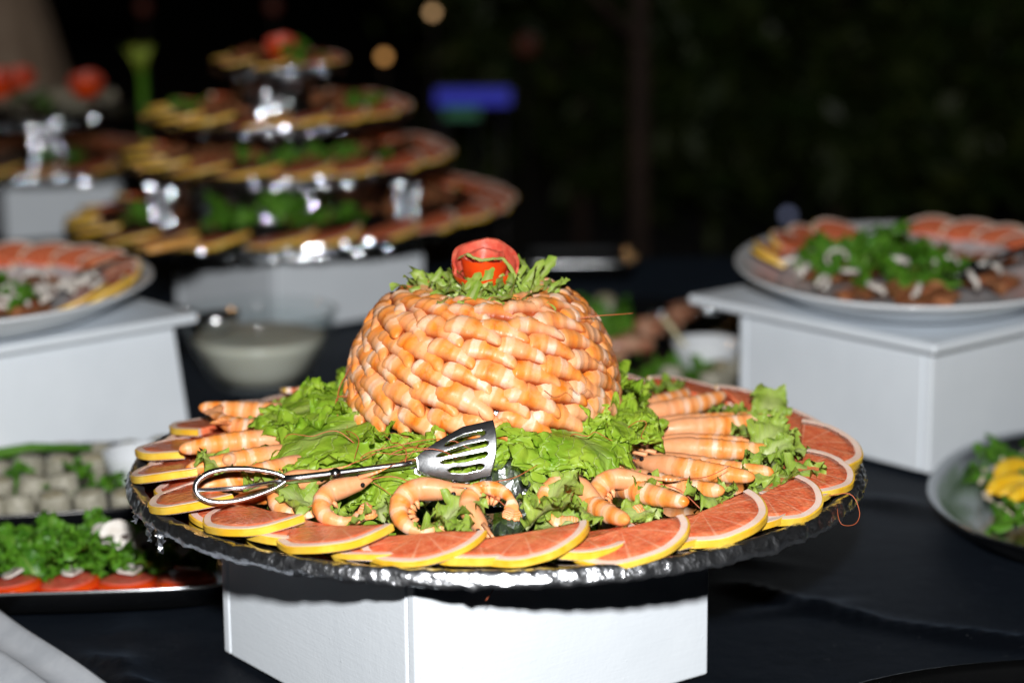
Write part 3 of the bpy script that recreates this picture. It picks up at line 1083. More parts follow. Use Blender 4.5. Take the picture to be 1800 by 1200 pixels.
# ------------------------------------------------------------------ shredded lettuce on top, tomato rose
def shred_mesh(seed, ln=.026, wd=.0062):
    n = 12; v = []; f = []; u = []
    p = Vector((0, 0, 0)); a = 0; e = 0
    for i in range(n + 1):
        tt = i / n
        a += .28 * nz(i * .35, 0, 0, seed) * 2; e += .34 * nz(i * .35, 5, 0, seed) * 2
        d = Vector((math.cos(a) * math.cos(e), math.sin(a) * math.cos(e), math.sin(e)))
        tw = 1.6 * nz(i * .2, 9, 0, seed)
        s = Vector((-math.sin(a), math.cos(a), 0)); up = d.cross(s)
        s = s * math.cos(tw) + up * math.sin(tw)
        w = wd * .5 * (.55 + .45 * math.sin(PI * (tt * .9 + .05))) * (1 + .35 * nz(i * 1.1, 3, 0, seed))
        for j in (-1, -.33, .33, 1):
            v.append(p + s * j * w + up * .0012 * nz(i * .9, j * 2, 1, seed)); u.append((tt, (j + 1) / 2))
        p = p + d * ln / n
    for i in range(n):
        for j in range(3):
            f.append((i * 4 + j, (i + 1) * 4 + j, (i + 1) * 4 + j + 1, i * 4 + j + 1))
    m = me(v, f, True, u, 'shred'); m.materials.append(M['shred'])
    return m


SH = [shred_mesh(i * 2.7 + .3, .020 + .014 * rnd.random(), .0065 + .005 * rnd.random()) for i in range(14)]
TOP = DC + Vector((.003, -.002, .1495))
gar = thing('shredded_lettuce', 'bed of shredded lettuce on the dome under the tomato rose', 'shredded lettuce', TOP)
for k in range(270):
    g = rnd.uniform(0, 2 * PI); r = .055 * math.sqrt(rnd.random())
    h = .0105 * (1 - (r / .060) ** 2) * rnd.random() + .002
    o = ob('shred', SH[rnd.randrange(14)], None, gar)
    o.location = (r * math.cos(g), r * math.sin(g), h)
    o.rotation_euler = (rnd.uniform(-1.2, 1.2), rnd.uniform(-.55, .3), rnd.uniform(0, 6.3))

rose = thing('tomato_rose', 'red tomato peel rose on top of the prawn dome', 'tomato rose', TOP + Vector((0, -.008, .004)))


def petal(a0, a1, rb, rt, z0, z1, ztop, seed, th=.0032, n=30, m=6):
    """strip of peel: skin outside, flesh inside; ztop(k) raises the upper edge"""
    vo = []; vi = []
    for i in range(n + 1):
        q = i / n; g = R(a0 + (a1 - a0) * q)
        top = z0 + (z1 - z0) * ztop(q) + .0030 * nz(q * 4, seed, 0) + .0010 * nz(q * 14, seed, 3)
        for j in range(m + 1):
            s = j / m
            bul = math.sin(s * PI * .55)
            r = rb + (rt - rb) * bul + .0030 * nz(q * 3.2, s * 1.5, seed) * s + .0008 * nz(q * 9, s * 5, seed) * s
            z = z0 + (top - z0) * s
            vo.append((r * math.cos(g), r * math.sin(g), z))
            r2 = r - th * (.5 + .5 * math.sin(PI * min(1, q * 6, (1 - q) * 6) / 2)) * (1 - .25 * s)
            vi.append((r2 * math.cos(g), r2 * math.sin(g), z - .0004))
    w = m + 1
    fo = [(i * w + j, (i + 1) * w + j, (i + 1) * w + j + 1, i * w + j + 1) for i in range(n) for j in range(m)]
    b = len(vo)
    fi = [tuple(b + x for x in reversed(q)) for q in fo]
    f = list(fo) + list(fi)
    for i in range(n):
        f.append((i * w + m, (i + 1) * w + m, b + (i + 1) * w + m, b + i * w + m))
        f.append(((i + 1) * w, i * w, b + i * w, b + (i + 1) * w))
    for j in range(m):
        f.append((j, j + 1, b + j + 1, b + j))
        f.append((n * w + j + 1, n * w + j, b + n * w + j, b + n * w + j + 1))
    mm = me(vo + vi, f, True)
    mm.materials.append(M['tomato_skin']); mm.materials.append(M['tomato_flesh'])
    for k, p in enumerate(mm.polygons):
        if k >= len(fo):
            p.material_index = 1
    o = ob('petal', mm, None, rose)
    e = o.modifiers.new('e', 'EDGE_SPLIT'); e.split_angle = R(40)
    return o


bumpf = lambda c, wd: (lambda q: math.exp(-((q - c) / wd) ** 2))
# outer cup, low in front; tall back petal; inner roll
petal(150, 395, .012, .0280, 0, .0215, lambda q: .76 + .34 * abs(q - .45) ** 1.5 * 1.8, 1)
petal(-14, 200, .014, .0290, .002, .0425, lambda q: .52 + .48 * math.sin(PI * q) ** .8, 2, .005)
petal(168, 366, .012, .0200, .004, .0320, lambda q: .88 + .10 * (1 - q), 3)
petal(-20, 170, .010, .0170, .006, .0360, lambda q: .85 + .15 * math.sin(PI * q), 4, .006)
petal(140, 480, .006, .0085, .006, .0290, lambda q: .95, 5, .003)
a = VF(); vv, ff, uu = lathe([(0, .0), (.012, .001), (.018, .005), (.019, .009), (.012, .012), (0, .0125)], 28); a.add(vv, ff, uu)
ob('base', a.mesh(), M['tomato_skin'], rose)
# lettuce strip lying over the rose
strip = []
for p in [(-.023, -.004, .031), (-.015, -.012, .0365), (-.010, -.016, .034), (-.002, -.0165, .0315), (.008, -.014, .0325), (.016, -.010, .0315), (.021, -.012, .026), (.026, -.018, .018), (.030, -.022, .009), (.034, -.022, .004)]:
    strip.append(Vector(p))
v = []; f = []; u = []
n = 36
for i in range(n + 1):
    tt = i / n * (len(strip) - 1); k = min(int(tt), len(strip) - 2); q = tt - k
    p = strip[k].lerp(strip[k + 1], q)
    d = (strip[k + 1] - strip[k]).normalized(); s = d.cross(Vector((0, -.6, .8))).normalized()
    w = .0016 * (1 + .6 * nz(i * .5, 2, 2))
    for j in (-1, 0, 1):
        v.append(p + s * j * w + Vector((0, -.0005, .0010 * nz(i * .6, j, 3)))); u.append((i / n, (j + 1) / 2))
for i in range(n):
    for j in range(2):
        f.append((i * 3 + j, (i + 1) * 3 + j, (i + 1) * 3 + j + 1, i * 3 + j + 1))
o = ob('lettuce_strip', me(v, f, True, u), M['shred'], loc=rose.location)
tag(o, 'thin curly strip of lettuce draped over the tomato rose', 'lettuce strip')

# ------------------------------------------------------------------ loose prawn whiskers
def loose(pts, label, grp='loose prawn whiskers', r=.00055, seed=0.0, wob=.004):
    vv, ff, uu = whisk(pts, 26, r, seed, wob)
    tag(ob('prawn_whisker', me(vv, ff, True, uu), M['antenna']), label, 'prawn whisker', grp)


def dp(deg, r, z):
    return (DC.x + r * math.cos(R(deg)), DC.y + r * math.sin(R(deg)), PZ + z)


loose([dp(-30, .088, .136), dp(-22, .110, .139), dp(-14, .134, .1395)], 'thin red whisker sticking straight out beside the shredded lettuce', None, .0005, 2, .0015)
loose([dp(196, .118, .094), dp(192, .128, .075), dp(200, .134, .06), dp(205, .138, .045), dp(210, .150, .035)], 'curved red whisker hanging down the flank of the prawn dome', None, .0006, 5)
loose([dp(200, .122, .070), dp(198, .131, .066), dp(203, .133, .055)], 'short hooked red whisker on the flank of the prawn dome', None, .0006, 8)
for k, (a0, a1, r0, r1) in enumerate([(238, 262, .185, .120), (250, 232, .175, .130), (228, 214, .150, .195), (243, 270, .165, .150), (222, 236, .145, .180), (262, 240, .160, .190), (303, 312, .135, .17), (330, 322, .14, .175)]):
    q = lambda t_, h: dp(a0 + (a1 - a0) * t_, r0 + (r1 - r0) * t_, h)
    loose([q(0, .046), q(.35, .055), q(.7, .056), q(1, .050)], 'thin red prawn whisker lying across the lettuce leaves', 'whiskers across the lettuce', .0005, 20 + k, .008)
for k in range(14):
    dg = rnd.uniform(200, 340); h = rnd.uniform(.03, .11); rr = .137 - max(0, h - .05) * .33
    loose([dp(dg, rr, h), dp(dg + 4, rr + .003, h - .006), dp(dg + 9, rr + .001, h - .004), dp(dg + 13, rr, h - .012)], 'fine dark whisker stuck to the prawn dome', 'whiskers on the dome', .00022, 40 + k, .004)
loose([pol(.300, -27, .004), pol(.324, -26, .010), pol(.336, -27, -.004), pol(.336, -29, -.012), pol(.328, -31, -.010), pol(.322, -30, .002)], 'red whisker looping over the foil rim of the tray', None, .0004, 61, .003)


# ------------------------------------------------------------------ serving tongs
X = Vector((.243, .052, .012)).normalized()
Yp = Vector((-.10, .36, .92)); Yp = (Yp - X * Yp.dot(X)).normalized()
Zp = X.cross(Yp)
tongs = thing('serving_tongs', 'chrome serving tongs with loop handle and slotted blade on the lettuce', 'tongs')
tongs.matrix_world = Matrix((X, Yp, Zp)).transposed().to_4x4()
tongs.location = (-.253, 1.745, .953)


def blade(off, nm, flip=1):
    nu, nv = 46, 61
    v = []; f = []
    x0, ln = .178, .066
    for i in range(nu + 1):
        a = i / nu
        hw = .0045 + (.0225 - .0045) * min(1, (a / .62)) ** .75
        for j in range(nv + 1):
            b = -1 + 2 * j / nv
            x = x0 + ln * a + (.004 * b if a > .8 else .004 * b * a / .8) - .003 * b * b * a
            y = hw * b + .006 * a
            z = flip * (.008 * (a - .5) ** 2 * 2 + .005 * (1 - b * b) * min(1, a * 2)) + off
            v.append((x, y, z))
    q = nv + 1
    for i in range(nu):
        for j in range(nv):
            a = (i + .5) / nu; b = -1 + 2 * (j + .5) / nv
            slot = False
            for cb, s0, s1 in ((-.60, .40, .88), (-.2, .30, .90), (.2, .26, .90), (.60, .36, .88)):
                hwid = .115 * min(1, math.sqrt(max(0, (a - s0) / .06)), math.sqrt(max(0, (s1 - a) / .05))) if s0 < a < s1 else 0
                if abs(b - cb) < hwid:
                    slot = True
            if not slot:
                f.append((i * q + j, (i + 1) * q + j, (i + 1) * q + j + 1, i * q + j + 1))
    o = ob(nm, me(v, f), M['chrome'], tongs)
    s = o.modifiers.new('s', 'SOLIDIFY'); s.thickness = .0013; s.offset = 0
    bev(o, .0004, 1)


blade(.003, 'blade', 1)
blade(-.013, 'blade', -1)


def loop_handle(off, k):
    pts = []
    n = 44
    for i in range(n):
        g = 2 * PI * i / n
        x = .036 - .036 * math.cos(g)
        y = .0125 * math.sin(g) * (1 + .35 * math.cos(g)) * (1.0)
        pts.append((x, y + k * .002, off))
    a = VF(); a.tube(pts, .0019, 10, 1.0, True)
    ob('handle_loop', a.mesh(), M['chrome'], tongs)
    a = VF(); pts = [(.070, 0, off), (.085, 0, off), (.110, .0003, off * .8), (.140, .0008, off * .9), (.165, .001, off), (.182, .002, off)]
    a.tube(pts, [.0032, .0028, .0027, .0025, .0024, .0034], 10, .75)
    ob('shaft', a.mesh(), M['chrome'], tongs)


loop_handle(.002, 0)
loop_handle(-.0105, 1)
a = VF(); a.tube([(.112, 0, -.013), (.112, 0, .006)], .0042, 14); a.tube([(.108, -.001, -.004), (.120, -.001, -.004)], .0052, 12)
ob('pivot', a.mesh(), M['chrome'], tongs)
a = VF(); a.tube([(.002, -.001, .002), (.035, -.003, .003), (.068, -.001, .002)], .0017, 8)
ob('grip_bar', a.mesh(), M['chrome'], tongs)
#@@PART2@@
# ================================================================== second table, further back
t = thing('buffet_table', 'smaller buffet table hidden under black cloth behind the long one', 'table', (-1.1, 4.35, 0))
a = VF(); a.box((-.62, -.40, .715), (.72, .40, .741)); ob('table_top', a.mesh(False), M['iron'], t)
for sx in (-.55, .65):
    for sy in (-.33, .33):
        a = VF(); a.box((sx - .02, sy - .02, 0), (sx + .02, sy + .02, .714)); ob('leg', a.mesh(False), M['iron'], t)
v = []; f = []
n = 60; rimv = []
for i in range(n):
    q = i / n * 4; k = int(q); c = q - k
    x, y = [(-.65 + 1.40 * c, -.43), (.75, -.43 + .86 * c), (.75 - 1.40 * c, .43), (-.65, .43 - .86 * c)][k]
    rimv.append((x, y))
for lv in range(8):
    for i, (x, y) in enumerate(rimv):
        w = 1 + .02 * lv / 7 * math.sin(i * 1.3)
        v.append((x * w, y * w, TZ - .004 - .735 * lv / 7))
for lv in range(7):
    for i in range(n):
        i2 = (i + 1) % n
        f.append((lv * n + i, (lv + 1) * n + i, (lv + 1) * n + i2, lv * n + i2))
f.append(tuple(range(n)))
tag(ob('tablecloth', me(v, f, False), M['cloth'], loc=(-1.1, 4.35, 0)), 'black cloth draped over the smaller table behind', 'tablecloth')


# ================================================================== shared small food
def curved_disc(r, seed, m, wav=.25, n=22, rings=4, ell=.8):
    """thin ruffled slice"""
    v = [(0, 0, .002 * nz(seed, 0, 0))]; f = []
    for i in range(1, rings + 1):
        for k in range(n):
            g = 2 * PI * k / n
            rr = r * i / rings * (1 + .12 * nz(math.cos(g) * 2, math.sin(g) * 2, 1, seed))
            x, y = rr * math.cos(g), rr * math.sin(g) * ell
            v.append((x, y, wav * r * nz(x / r * 2, y / r * 2, 2, seed) + wav * .5 * r * nz(x / r * 5, y / r * 5, 4, seed)))
    for k in range(n):
        f.append((0, 1 + k, 1 + (k + 1) % n))
    for i in range(rings - 1):
        for k in range(n):
            f.append((1 + i * n + k, 1 + (i + 1) * n + k, 1 + (i + 1) * n + (k + 1) % n, 1 + i * n + (k + 1) % n))
    mm = me(v, f, True); mm.materials.append(M[m])
    return mm


HAM = [curved_disc(.038, i * 1.7, 'meat') for i in range(4)]
SPRIG = [leaf_mesh(.055, .026, 60 + i * 3.1, 16, 10, .005, .012, .4, .45, 'greens', .4) for i in range(4)]
FRILL = [leaf_mesh(.050, .048, 80 + i * 3.1, 18, 14, .007, .012, .3, .3, 'greens', .4) for i in range(4)]
PURP = [leaf_mesh(.045, .036, 95 + i * 3.1, 14, 10, .006, .01, .3, .3, 'purple', .4) for i in range(2)]


def mound(name, label, cat, cen, rad, n, meshes, s=(.7, 1.1), part='leaf', group=None):
    o = thing(name, label, cat, cen, group=group)
    for k in range(n):
        g = rnd.uniform(0, 2 * PI); q = math.sqrt(rnd.random())
        x, y = rad[0] * q * math.cos(g), rad[1] * q * math.sin(g)
        z = rad[2] * (1 - q * q) * rnd.uniform(.3, 1) + .004
        c = ob(part, meshes[rnd.randrange(len(meshes))], None, o, loc=(x, y, z), rot=(rnd.uniform(-.7, .7), rnd.uniform(-1.0, .2), rnd.uniform(0, 6.3)))
        sc_ = rnd.uniform(*s); c.scale = (sc_, sc_, sc_)
    return o


def ham(p, label, group):
    o = ob('cured_meat_slice', HAM[rnd.randrange(4)])
    o.matrix_world = Matrix.Translation(p) @ Matrix.Rotation(rnd.uniform(0, 6.3), 4, 'Z') @ Matrix.Rotation(rnd.uniform(-.25, .25), 4, 'X')
    tag(o, label, 'meat slice', group)


def far_slice(p, ang, tilt, lean, s, label, group):
    o = dup(SL[rnd.randrange(4)])
    o.matrix_world = Matrix.Translation(p) @ Matrix.Rotation(ang, 4, 'Z') @ Matrix.Rotation(R(lean), 4, 'Y') @ Matrix.Rotation(R(tilt), 4, 'X') @ Matrix.Diagonal((s, s, s, 1))
    tag(o, label, 'grapefruit slice', group)


def mushroom_slice(seed):
    """slice through a mushroom: white cap and stem outline with dark gills"""
    o = ob('mushroom_slice', None)
    pts = []
    for k in range(28):
        g = 2 * PI * k / 28
        r = .020 * (1 - .28 * max(0, -math.sin(g)) * abs(math.cos(g)) * 2 + .05 * nz(math.cos(g) * 2, math.sin(g) * 2, seed))
        pts.append((r * math.cos(g), r * math.sin(g) * .85))
    v = [(x, y, z) for z in (0, .004) for x, y in pts]
    n = 28
    f = [tuple(range(n - 1, -1, -1)), tuple(range(n, 2 * n))] + [(k, (k + 1) % n, n + (k + 1) % n, n + k) for k in range(n)]
    ob('flesh', me(v, f, False), M['mushroom'], o)
    for s in (-1, 1):
        pts = [(s * .0085 + .005 * math.cos(g) * (1 + .2 * math.sin(3 * g)), -.003 + .0035 * math.sin(g)) for g in [2 * PI * k / 14 for k in range(14)]]
        v = [(x, y, z) for z in (-.0004, .0046) for x, y in pts]
        f = [tuple(range(13, -1, -1)), tuple(range(14, 28))] + [(k, (k + 1) % 14, 14 + (k + 1) % 14, 14 + k) for k in range(14)]
        ob('gill', me(v, f, False), M['gill'], o)
    return o


MUSH0 = None


def mush(p, rot, s, label, group):
    global MUSH0
    if MUSH0 is None:
        MUSH0 = mushroom_slice(2.0); o = MUSH0
    else:
        o = dup(MUSH0)
    o.matrix_world = Matrix.Translation(p) @ Matrix.Rotation(rot[2], 4, 'Z') @ Matrix.Rotation(rot[0], 4, 'X') @ Matrix.Rotation(rot[1], 4, 'Y') @ Matrix.Diagonal((s, s, s, 1))
    tag(o, label, 'mushroom slice', group)


def onion_mesh(seed):
    pts = []
    for i in range(18):
        g = 3.9 * i / 17
        pts.append((.016 * math.cos(g), .016 * math.sin(g), .004 * nz(i * .4, seed, 1)))
    v, f, u = tube_vf(pts, .0028, 8, 1.6)
    m = me(v, f, True, u); m.materials.append(M['mushroom']); return m


ONI = [onion_mesh(i * 2.0) for i in range(2)]


def onion(p, label, group):
    o = ob('onion_curl', ONI[rnd.randrange(2)])
    s = rnd.uniform(.55, .95)
    o.matrix_world = Matrix.Translation(p) @ Matrix.Rotation(rnd.uniform(0, 6.3), 4, 'Z') @ Matrix.Rotation(rnd.uniform(.2, 1.2), 4, 'X') @ Matrix.Diagonal((s, s, s, 1))
    tag(o, label, 'onion curl', group)


def oval_dish(label, cen, a, b, rz=0.0, group='white oval dishes'):
    prof = [(.0, .013), (.50, .013), (.70, .016), (.90, .033), (.985, .0405), (1.0, .0405), (1.004, .038), (.985, .035), (.93, .028), (.74, .006), (.66, .001), (.60, 0), (.58, .003), (0, .004)]
    vv, ff, uu = lathe(prof, 96, a, b)
    return tag(ob('oval_dish', me(vv, ff, True, uu), M['china'], loc=cen, rot=(0, 0, rz)), label, 'dish', group)


LZ = TZ + .159                      # top of the two lidded boxes
# ------------------------------------------------------------------ dish of salad with black spoon
DR = Vector((.490, 2.745, LZ + .0005)); ra, rb = .215, .290
oval_dish('white oval dish of salad and meat with a black spoon', DR, ra, rb, R(-8))
RB = lambda fx, fy, z: DR + Matrix.Rotation(R(-8), 3, 'Z') @ Vector((fx * ra, fy * rb, z))
for k, (fa, fr) in enumerate([(182, .72), (167, .72), (149, .73), (135, .74), (121, .75), (76, .78), (60, .78), (45, .78), (30, .76), (14, .74)]):
    x, y = math.cos(R(fa)) * fr, math.sin(R(fa)) * fr
    far_slice(RB(x * 1.02, y * 1.02, .030), math.atan2(y * rb, x * ra) - R(8), 9, -24, .84, 'half slice of grapefruit leaning on the rim of the dish with black spoon', 'grapefruit slices in the dish with black spoon')
for k in range(30):
    g = rnd.uniform(0, 6.3); q = math.sqrt(rnd.random()) * .58
    ham(RB(q * math.cos(g), q * math.sin(g), .022 + rnd.uniform(0, .005)), 'slice of cured meat lying in the dish with black spoon', 'meat slices in the dish with black spoon')
mound('arugula_salad', 'heap of green arugula in the dish with black spoon', 'salad', RB(-.14, -.02, .020), (.085, .13, .024), 64, SPRIG, (.7, 1.15))
for (fx, fy, z) in [(-.42, -.1, .055), (-.35, -.35, .050), (-.2, -.55, .035), (.1, .1, .066), (.18, -.25, .060), (.32, -.45, .045), (-.55, .15, .035), (-.62, -.2, .030), (.42, -.2, .045), (-.1, -.3, .070), (-.7, .0, .030), (-.5, -.45, .030), (.0, -.62, .032), (.45, .0, .04)]:
    onion(RB(fx, fy, z * .55 + .016), 'pale onion curl on the salad in the dish with black spoon', 'onion curls in the dish with black spoon')
sp = thing('serving_spoon', 'black plastic spoon resting in the salad dish', 'spoon', RB(.40, -.25, .052), (R(4), R(-8), R(12)))
a = VF(); a.tube([(0, 0, 0), (.03, 0, .004), (.09, 0, .010), (.20, 0, .020)], [.006, .0075, .009, .010], 10, .5); ob('handle', a.mesh(), M['black_plastic'], sp)
vv, ff, uu = lathe([(0, -.012), (.014, -.010), (.024, -.002), (.026, .002), (.023, -.001), (.013, -.008), (0, -.010)], 24, 1.35, 1.0)
ob('bowl', me(vv, ff, True, uu), M['black_plastic'], sp, loc=(-.03, 0, -.002))

# ------------------------------------------------------------------ dish beside the glass bowl
DL = Vector((-.638, 2.645, LZ + .0005)); la, lb = .205, .245
oval_dish('white oval dish of mushrooms and greens beside the glass bowl', DL, la, lb, R(-15))
LB = lambda fx, fy, z: DL + Matrix.Rotation(R(-15), 3, 'Z') @ Vector((fx * la, fy * lb, z))
for k, fa in enumerate([120, 103, 86, 69, 52, 36, 20, 4, -12]):
    x, y = math.cos(R(fa)) * .75, math.sin(R(fa)) * .75
    far_slice(LB(x, y, .030), math.atan2(y * lb, x * la) - R(15), 9, -24, .84, 'half slice of grapefruit on the rim of the dish beside the glass bowl', 'grapefruit slices in the dish beside the glass bowl')
for k in range(20):
    g = rnd.uniform(0, 6.3); q = math.sqrt(rnd.random()) * .62
    ham(LB(q * math.cos(g), q * math.sin(g), .022 + rnd.uniform(0, .005)), 'slice of cured meat in the dish beside the glass bowl', 'meat slices in the dish beside the glass bowl')
mound('arugula_salad', 'heap of green arugula in the dish beside the glass bowl', 'salad', LB(.10, -.32, .020), (.075, .09, .028), 45, SPRIG, (.7, 1.1))
for k in range(16):
    onion(LB(rnd.uniform(.15, .66), rnd.uniform(-.35, .35), .034), 'pale onion curl in the dish beside the glass bowl', 'onion curls in the dish beside the glass bowl')
sp = thing('serving_spoon', 'spoon with wooden handle sticking out over the rim of the dish beside the glass bowl', 'spoon', LB(.60, .45, .052), (0, R(-3), R(38)))
a = VF(); a.tube([(.055, 0, .004), (.075, 0, .005), (.115, 0, .006), (.130, 0, .005)], [.009, .0125, .0135, .010], 12, .55); ob('handle', a.mesh(), M['wood'], sp)
a = VF(); a.tube([(-.04, 0, -.014), (0, 0, -.004), (.054, 0, .004)], [.012, .005, .005], 10, .5); ob('neck', a.mesh(), M['chrome'], sp)

# ------------------------------------------------------------------ glass bowl of sauce
GB = Vector((-.333, 2.925, TZ + .003))
t = thing('glass_bowl', 'clear glass bowl of creamy sauce with dark rim', 'bowl', GB)
outer = [(0, 0), (.045, .0), (.056, .004), (.070, .022), (.088, .055), (.100, .088), (.1055, .104)]
inner = [(.1015, .105), (.096, .089), (.084, .057), (.066, .026), (.050, .009), (.030, .006), (0, .006)]
vv, ff, uu = lathe(outer + inner, 72); ob('glass', me(vv, ff, True, uu), M['glass'], t)
vv, ff, uu = lathe([(0, .0072), (.030, .0072), (.049, .0102), (.065, .027), (.0830, .0572), (.0880, .0690), (.084, .0705), (.05, .0700), (0, .0715)], 72); ob('sauce', me(vv, ff, True, uu), M['cream'], t)
sp = thing('ladle', 'steel ladle lying across the glass bowl of sauce', 'ladle', GB + Vector((-.055, -.012, .100)), (0, R(6), R(160)))
vv, ff, uu = lathe([(0, -.024), (.018, -.021), (.029, -.010), (.033, .002), (.031, .002), (.027, -.009), (.016, -.019), (0, -.022)], 32); ob('bowl', me(vv, ff, True, uu), M['chrome'], sp)
a = VF(); a.tube([(.030, 0, .0), (.05, 0, .012), (.12, 0, .02), (.17, 0, .022)], [.0045, .004, .004, .005], 8); ob('handle', a.mesh(), M['chrome'], sp)

# ------------------------------------------------------------------ four tier stand
TC = Vector((-.340, 3.50, 0))


def tier(cen, z, rad, tilt, label, n_sl, n_ham, sl_scale, greens, nm, ham_r=.70, foil=True):
    o = thing('round_platter', label, 'platter', (cen.x, cen.y, z), (0, R(tilt), 0), 'round platters of the tiered stands')
    vv, ff, uu = lathe([(0, .010), (rad - .010, .010), (rad - .002, .011), (rad, .009), (rad, .003), (rad - .006, 0), (0, 0)], 96); ob('plate', me(vv, ff, True, uu), M['dark_steel'], o)
    foil_ring(rad, -.002, .010, .0022, 300, z * 7, 'foil_rim', o, M['foil_far'], -1.5)
    Mt = Matrix.Translation((cen.x, cen.y, z)) @ Matrix.Rotation(R(tilt), 4, 'Y')
    for k in range(n_sl):
        g = 2 * PI * k / n_sl + rnd.uniform(-.05, .05)
        rr = rad - .050 * sl_scale - .002
        Ml = Mt @ Matrix.Translation((rr * math.cos(g), rr * math.sin(g), .016)) @ Matrix.Rotation(g, 4, 'Z') @ Matrix.Rotation(R(6), 4, 'Y') @ Matrix.Rotation(R(9), 4, 'X') @ Matrix.Diagonal((sl_scale, sl_scale, sl_scale, 1))
        q = dup(SL[rnd.randrange(4)]); q.matrix_world = Ml
        tag(q, 'half slice of citrus along the rim of the %s platter' % nm, 'citrus slice', 'citrus slices on the %s platter' % nm)
    for k in range(n_ham):
        g = rnd.uniform(0, 6.3); rr = rad * ham_r * math.sqrt(rnd.uniform(.25, 1))
        p = Mt @ Vector((rr * math.cos(g), rr * math.sin(g), .020 + rnd.uniform(0, .008)))
        ham(p, 'slice of cured meat on the %s platter' % nm, 'meat slices on the %s platter' % nm)
    for k, (dg, rr, n, rx) in enumerate(greens):
        p = Mt @ Vector((rr * math.cos(R(dg)), rr * math.sin(R(dg)), .016))
        mound('lettuce_heap', 'heap of green lettuce on the %s platter' % nm, 'lettuce', p, (rx, rx * .55, .030 if n > 15 else .012), n, FRILL, (.6, .95) if n > 12 else (.4, .65), group='lettuce heaps on the tiered platters')
    return o


def foil_stand(cen, z0, z1, r0, r1, label):
    def fn(p, g, i):
        x, y = math.cos(g), math.sin(g)
        a = .006 * nz(x * 5, y * 5, i * .5, z0 * 9) + .004 * nz(x * 14, y * 14, i * .9, z0 * 5)
        return Vector((p.x + x * a, p.y + y * a, p.z + (a * .3 if 0 < i < 9 else 0)))
    h = z1 - z0
    prof = [(r0 * 1.04, 0)] + [(r0 + (r1 - r0) * k / 8, h * k / 8) for k in range(1, 8)] + [(r1, h)]
    vv, ff, uu = lathe(prof, 64, fn=fn)
    tag(ob('foil_stand', me(vv, ff, False, uu), M['foil_far'], loc=(cen.x, cen.y, z0)), label, 'stand', 'foil wrapped stands between platters')


Z1, Z2, Z3, Z4 = .886, .972, 1.040, 1.116
tier(TC, Z1, .350, -2.0, 'lowest round platter of the four tier stand', 24, 34, 1.05, [(-95, .21, 20, .10), (-70, .20, 9, .06), (-150, .22, 6, .04)], 'lowest')
tier(TC + Vector((-.003, 0, 0)), Z2, .258, 0, 'second round platter of the four tier stand', 18, 24, 1.0, [(-88, .15, 12, .08), (-50, .16, 7, .05)], 'second')
tier(TC + Vector((-.018, 0, 0)), Z3, .208, -1.0, 'third round platter of the four tier stand', 15, 16, .95, [(-150, .14, 7, .04), (-25, .15, 7, .04)], 'third')
tier(TC + Vector((-.013, 0, 0)), Z4, .104, 0, 'small topmost platter of the four tier stand with a tomato rose', 8, 6, .62, [(-55, .055, 8, .03)], 'topmost', .5)
foil_stand(TC + Vector((-.02, -.02, 0)), Z1 + .014, Z2 - .012, .150, .150, 'broad foil wrapped stand above the lowest platter')
foil_stand(TC + Vector((.0, -.03, 0)), Z2 + .012, Z3 - .010, .045, .045, 'foil wrapped stand above the second platter')
foil_stand(TC + Vector((-.02, -.02, 0)), Z3 + .012, Z4 - .010, .052, .060, 'foil wrapped stand under the topmost platter')
for k, dg in enumerate((-35, -145)):
    g = R(dg)
    foil_stand(TC + Vector((.225 * math.cos(g), .225 * math.sin(g), 0)), Z1 + .014, Z2 - .012, .016, .016, 'slim foil wrapped post at the rim under the second platter')


def carved_rose(p, s, label, group=None):
    o = thing('tomato_rose', label, 'tomato rose', p, group=group)
    for c in rose.children:
        d = c.copy(); col.objects.link(d); d.parent = o
    o.scale = (s, s, s)


carved_rose(TC + Vector((-.008, -.02, Z4 + .018)), .85, 'tomato rose on the topmost platter of the tiered stand')

# ------------------------------------------------------------------ stand behind with red roses
TB = Vector((-.885, 4.24, 0))
tier(TB, .870, .250, 0, 'round foil edged platter on the box of the stand behind', 14, 14, 1.0, [(-60, .15, 8, .05)], 'lower back')
foil_stand(TB + Vector((.03, -.06, 0)), .884, .958, .040, .034, 'foil wrapped stand under the platter with red roses')
PLAT = tier(TB + Vector((.015, -.06, 0)), .968, .185, 0, 'round platter heaped with pale slices and red roses', 0, 0, 1.0, [(-110, .05, 8, .06)], 'rose')
pal = curved_disc(.036, 9.1, 'rice', .3)
for k in range(34):
    g = rnd.uniform(0, 6.3); rr = .15 * math.sqrt(rnd.random())
    o = ob('pale_slice', pal)
    o.matrix_world = Matrix.Translation(TB + Vector((.015 + rr * math.cos(g), -.06 + rr * math.sin(g), .990 + .022 * (1 - rr / .15) + rnd.uniform(0, .006)))) @ Matrix.Rotation(rnd.uniform(0, 6.3), 4, 'Z') @ Matrix.Rotation(rnd.uniform(-.5, .5), 4, 'X')
    tag(o, 'pale slice of cold cuts on the platter with red roses', 'slice', 'pale slices on the rose platter')
for k, (dx, dy) in enumerate([(.115, -.10), (-.045, -.11), (-.03, .0)]):
    carved_rose(TB + Vector((dx, dy, 1.005)), 1.1 + .15 * (k == 1), 'dark red carved rose on the platter of pale slices', 'red roses on the platter behind')
